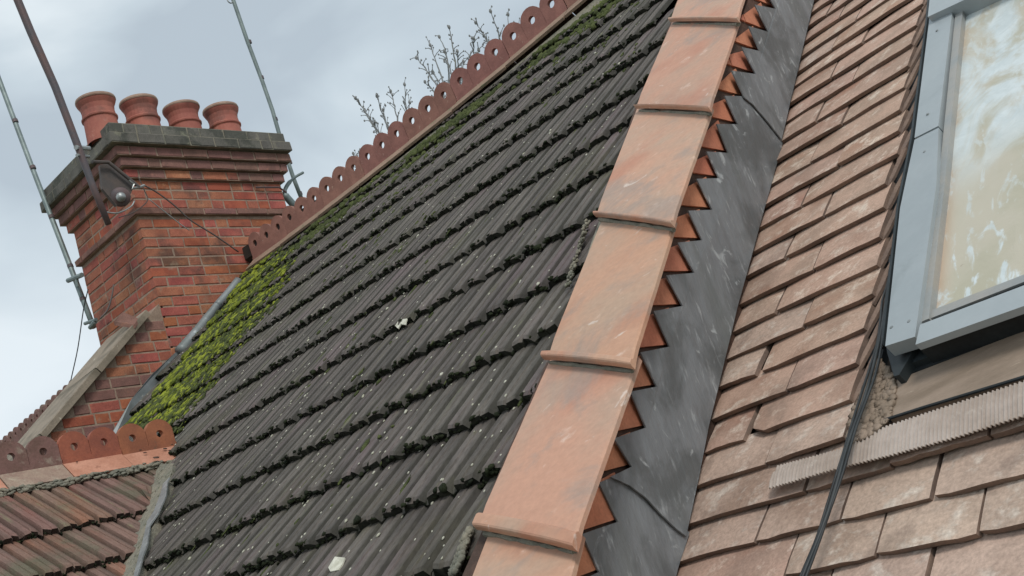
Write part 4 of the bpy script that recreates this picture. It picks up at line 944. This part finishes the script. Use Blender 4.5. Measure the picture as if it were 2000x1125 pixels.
for a_, b_, r_ in (((133, 548), (160, 537), .02), ((166, 632), (188, 624), .014), ((176, 640), (186, 628), .018), ((150, 545), (152, 560), .014)):
    V, F = tubeVF([Yi(*a_, 4.15), Yi(*b_, 4.15)], r_, 8); obj('clamp', V, F, M['pole_grey'], e2)
for t in (.25, .42, .6, .78, .9):
    x, y = -20 + 203 * t, 105 + 535 * t; V, F = tubeVF([Yi(x - 2, y - 5, 4.2), Yi(x + .2, y + .5, 4.2)], .0235, 10); obj('collar', V, F, M['pole_dark'], e2)
p3 = [Xi(x, y, XC - .6) for x, y in [(385, -210), (447, -25), (459, 10), (483, 80), (511, 155), (532, 215), (552, 285), (574, 350), (592, 396)]]
e3 = rod('aerial_pole', p3, .0195, 'pole_grey', 'thin pale jointed pole rising behind the right end of the chimney', 'pole', 'aerial poles')
for (x, y) in ((487, 82), (511, 152), (538, 233), (566, 317), (586, 378)):
    V, F = tubeVF([Xi(x - 1, y - 3, XC - .6), Xi(x + 1, y + 3, XC - .6)], .022, 10); obj('collar', V, F, M['pole_dark'], e3)
V, F = tubeVF(spline([Xi(x, y, XC - .6) for x, y in [(458, -4), (452, 6), (445, 2), (443, -8), (450, -14)]], 5), .006, 6); obj('ring', V, F, M['zinc'], e3)
# stays, wires
def wire(img, X, r, label, mt='iron'):
    V, F = tubeVF(spline([Xi(x, y, X_) for (x, y), X_ in zip(img, X if hasattr(X, '__len__') else [X] * len(img))], 5), r, 6)
    o = obj('wire', V, F, M[mt], None, True); tag(o, label, 'wire', 'wires on the chimney'); return o
wire([(282, 362), (310, 378), (345, 405), (372, 430), (420, 460), (466, 492)], XC + .12, .006, 'black wire sagging from the chimney bracket to the crested ridge')
wire([(290, 388), (320, 412), (350, 436), (370, 450)], XC + .1, .004, 'short pale wire crossing the string course diagonally', 'zinc')
wire([(270, 345), (282, 372), (288, 392), (262, 414), (232, 425)], XC + .12, .004, 'thin looped wire hanging beneath the round bracket plate')
wire([(263, 392), (255, 404), (230, 416), (205, 414)], XC + .13, .006, 'thick grey cable curling under the round bracket plate', 'zinc')
wire([(222, 556), (218, 580), (210, 605), (196, 622)], XC + .04, .006, 'dark bent wire on the left brick face below the string course')
V, F = tubeVF(spline([Yi(x, y, 4.0) for x, y in [(172, 565), (163, 605), (152, 680), (138, 745), (128, 800), (112, 860)]], 5), .0045, 6); o = obj('wire', V, F, M['cable'], None, True); tag(o, 'loose thin wire hanging from the left pole past the stone coping', 'wire', 'wires on the chimney')

# ================================================================ far crested ridge beyond the party wall
fr = empty('far_roof', Yi(60, 850, 5.0), 'distant roof with a row of small pierced ridge rings at the left edge', 'roof')
fh = [Yi(x, y, 5.4) for x, y in ((8, 868), (125, 771))]; d_ = fh[1] - fh[0]; Lf = np.linalg.norm(d_); d_ /= Lf; pf = Lf / 11.0
FM = ridge_tile_meshes(2, .18, .10, .028, .094, .03, .17, math.radians(38), math.radians(37), .018, M['crest_old'], M['wing_old'], 'far')
for q in range(-2, 8):
    P = fh[0] + d_ * pf * (2 * q) - np.array([0, 0, .085])
    rt = bpy.data.objects.new('ridge_tile', None); COL.objects.link(rt); rt.parent = fr
    Ya = np.cross((0, 0, 1), d_); Ya /= np.linalg.norm(Ya); Za = np.cross(d_, Ya)
    s = pf / .18; rt.matrix_basis = frame(d_, Ya, Za, P - ORG[fr.name]) @ Matrix.Diagonal((s, s, s, 1))
    for nm, me in zip(('crest', 'wing'), FM): o = bpy.data.objects.new(nm, me); COL.objects.link(o); o.parent = rt
a_, b_ = fh[0] - d_ * 4 - np.array([0, .0, .14]), fh[1] + d_ * .6 - np.array([0, .0, .14])
q_ = [a_, b_, b_ + np.array([0, -3, -2.3]), a_ + np.array([0, -3, -2.3])]
obj('far_slope', *slabVF(q_, [p - np.array([0, 0, .1]) for p in q_]), M['wing_old'], fr)

# ================================================================ lower reddish roof, bottom left
lr_ = empty('lower_red_roof', D(2.2, 4.0), 'lower roof of reddish ribbed tiles with pierced crest tiles, bottom left corner', 'roof')
DT = [roof_tile_mesh('roof_tile', M['red_tile']) for _ in range(4)]
def valley_y(v):                                            # right end of the tiles at the valley
    return np.interp(v, [3.4, 3.75, 4.1, 4.5, 4.8], [2.12, 2.28, 2.45, 2.80, 2.98])
DS = .80; 
for r, v in enumerate((3.38, 3.74, 4.10)):
    for k in range(0, 7):
        y0 = 2.75 - (k + 1) * TW * DS
        if y0 > valley_y(v + .1): continue
        me = DT[random.randrange(4)]
        if y0 + TW * DS > valley_y(v):
            me = me.copy()
            for vt in me.vertices:
                lim = (valley_y(v + vt.co.y * (1.07 if r < 2 else 1.5)) + random.uniform(-.01, .01) - y0) / DS
                if vt.co.x > lim: vt.co.x = lim
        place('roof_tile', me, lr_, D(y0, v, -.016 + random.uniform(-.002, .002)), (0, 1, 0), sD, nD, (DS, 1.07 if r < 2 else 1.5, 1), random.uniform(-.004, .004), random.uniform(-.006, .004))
q_ = [D(-.5, 2.6, -.05), D(-.5, 4.72, -.05), D(2.9, 4.72, -.05), D(2.9, 4.5, -.05), D(1.6, 2.6, -.05)]
obj('roof_boarding', *slabVF(q_, [p - nD * .06 for p in q_]), M['deck'], lr_)
q_ = [np.array((-5.03, -.5, .93)), np.array((-5.03, 2.95, .93)), np.array((-6.9, 2.95, -.3)), np.array((-6.9, -.5, -.3))]
obj('rear_slope', *slabVF(q_, [p - np.array([0, 0, .06]) for p in q_]), M['deck'], lr_)
specs = [((340, 868), 'crest_red', 'wing_pale', 'broken end ridge tile with orange crest and pitted pale wing'), (None, 'crest_red', 'wing_pale', 'ridge tile with orange crest and scratched pale wing'), (None, 'crest_old', 'wing_old', 'weathered brown ridge tile'), (None, 'crest_old', 'wing_pale', 'weathered ridge tile at the frame edge')]
ye = 2.925; LT = .292
for q, (_, cm, wm, lab) in enumerate(specs + [specs[2], specs[3]]):
    me1, me2 = ridge_tile_meshes(2, LT / 2, .055, .0185, .074, .03, .15, math.radians(44), math.radians(33), .018, M[cm], M[wm], 'lower')
    y0 = ye - (q + 1) * LT
    rt = bpy.data.objects.new('ridge_tile', None); COL.objects.link(rt); rt.parent = lr_; rt['label'] = lab
    # local x runs along +Y, local -y faces +X
    Xa = np.array([0, 1, random.uniform(-.012, .012)]); Xa /= np.linalg.norm(Xa); Ya = np.array([-1, 0, 0]); Za = np.cross(Xa, Ya)
    rt.matrix_basis = frame(Xa, Ya, Za, np.array([-5.0, y0, .992 + random.uniform(-.004, .004)]) - ORG[lr_.name])
    for nm, me in (('crest', me1), ('wing', me2)): o = bpy.data.objects.new(nm, me); COL.objects.link(o); o.parent = rt
AXD = [(0, 1, 0), sD, nD]
P, S = [], []
for x, y, s in [(273, 878, .011), (283, 884, .007), (318, 868, .014), (305, 893, .017), (335, 868, .009), (150, 902, .004), (331, 880, .006), (322, 876, .009)]:
    c_ = hit(x, y, (.56, 0, .83), float(np.array((.56, 0, .83)) @ np.array((-5.0, 0, .997)))); P.append(c_); S.append((s * 1.4, s * .8, .003))
blobs('pits', P, S, [(0, 1, 0), (-.83, 0, .56), (.56, 0, .83)], M['dark_mortar'], lr_, .3)['kind'] = 'stuff'
P, S = [], []
y = -.2
while y < 2.85:                                             # mossy bedding line under the wings
    y += .0022; v = 4.575 + random.uniform(-.035, .012) + .01 * math.sin(y * 19); s = random.uniform(.004, .011); P.append(D(y, v, .018 + random.uniform(-.012, .008))); S.append((s * 1.8, s, s * .8))
blobs('ridge_bedding', P, S, AXD, M['grey_mortar'], lr_, .35)['kind'] = 'stuff'
P, S = [], []
for _ in range(700):
    y = random.uniform(.5, 2.6); r = random.choice((3.38, 3.74, 4.10)); s = random.uniform(.004, .010); P.append(D(y, r + random.uniform(-.008, .004), .012 + random.uniform(-.02, .002))); S.append((s, s, s * .8))
blobs('nose_moss', P, S, AXD, M['black_moss'], lr_, .4)['kind'] = 'stuff'
# mortared valley with a strip of pale lead
vy = empty('valley_gutter', Ai(300, 1000), 'mortar-smeared valley gutter with a pale lead strip between red and dark roofs', 'gutter')
VP = [(262, 912), (338, 905), (331, 935), (322, 975), (298, 1030), (281, 1080), (268, 1140), (236, 1140), (244, 1060), (254, 1000), (262, 955), (270, 925)]
tp = []
for i in range(len(VP)):
    (x0, y0), (x1, y1) = VP[i], VP[(i + 1) % len(VP)]
    for s in range(4): tp.append(Ai(x0 + (x1 - x0) * s / 4 + random.uniform(-1.5, 1.5), y0 + (y1 - y0) * s / 4 + random.uniform(-1.5, 1.5), .035))
obj('mortar_bed', *slabVF(tp, [p - nA * .12 for p in tp]), M['grey_mortar'], vy)
P, S = [], []
for _ in range(420):
    x, y = random.uniform(230, 338), random.uniform(900, 1135)
    if not in_poly(x, y, VP): continue
    s = random.uniform(.004, .014); P.append(Ai(x, y, .034)); S.append((s, s * 1.3, s * .35))
blobs('mortar_lumps', P, S, AX, M['grey_mortar'], vy, .35)['kind'] = 'stuff'
LS = [(331, 932), (327, 940), (324, 968), (309, 1002), (293, 1025), (287, 1065), (279, 1085), (266, 1135), (258, 1135), (272, 1080), (280, 1050), (287, 1018), (300, 998), (314, 962), (318, 945)]
tp = [Ai(x, y, .05) for x, y in LS]; o = obj('lead_strip', *slabVF(tp, [p - nA * .006 for p in tp]), M['zinc'], vy)

# ================================================================ bare trees behind the ridge
def tree(tips, root_img, Y, label, seed, r0=.02, hgt=None):
    r0 *= 1.0
    random.seed(seed); root = Yi(*root_img, Y); t = empty('bare_tree', (root[0], Y, -7), label, 'tree', 'bare trees behind the ridge')
    V, F = tubeVF([(root[0] + .1, Y + .1, -7), (root[0], Y, -3), root - np.array([0, 0, .5]), root], [.14, .11, .06, .05], 8); obj('trunk', V, F, M['twig'], t, True)
    mb = MB()
    for tip in tips:
        T_ = Yi(tip[0], tip[1], Y + random.uniform(-.4, .4)); st = root + (T_ - root) * 0
        k1 = root + (T_ - root) * .4 + np.array([random.uniform(-.1, .1), 0, random.uniform(-.12, .0)]); k2 = root + (T_ - root) * .75 + np.array([random.uniform(-.05, .05), 0, random.uniform(-.08, .03)])
        path = spline([st, k1, k2, T_], 6); n_ = len(path)
        V, F = tubeVF([p + np.array([random.uniform(-.006, .006)] * 3) for p in path], [r0 * (1.1 - .85 * i / (n_ - 1)) for i in range(n_)], 5); mb.add(V, F)
        for i in range(4, n_, 1):
            for _ in range(2):
                if random.random() < .45: continue
                d = np.array([random.uniform(-1, 1), random.uniform(-.5, .5), random.uniform(.1, 1.2)]); d /= np.linalg.norm(d); l_ = random.uniform(.05, .2) * (1.2 - .6 * i / n_)
                e_ = path[i] + d * l_; V, F = tubeVF([path[i], (path[i] + e_) / 2 + np.array([0, 0, .01]), e_], [r0 * .4, r0 * .3, r0 * .22], 4); mb.add(V, F)
                s = random.uniform(.008, .014); mb.add(ICO * np.array([s, s, s * 1.5]) + e_, [tuple(f) for f in ICOF])
        s = .022; mb.add(ICO * np.array([s, s, s * 1.6]) + T_, [tuple(f) for f in ICOF])
    mb.build('branches', M['twig'], t)
tree([(694, 192), (736, 188), (763, 178), (790, 165), (712, 215), (800, 200), (730, 245), (748, 215)], (790, 330), 10.5, 'small bare budding tree above the middle of the crested ridge', 3, .017)
tree([(813, 113), (840, 88), (877, 53), (858, 72), (893, 100), (925, 75), (935, 98), (830, 160), (845, 140), (905, 120), (868, 100), (918, 110)], (905, 260), 10.5, 'largest bare budding tree behind the crested ridge', 5, .019)
tree([(929, 44), (958, 22), (992, 28), (945, 70), (1012, 50)], (1010, 190), 10.5, 'bare twigs of the tree nearest the top of the ridge', 9, .017)
tree([(690, 300), (704, 293), (697, 305)], (715, 360), 10.5, 'tiny sprig showing low over the ridge left of the other trees', 12, .012)
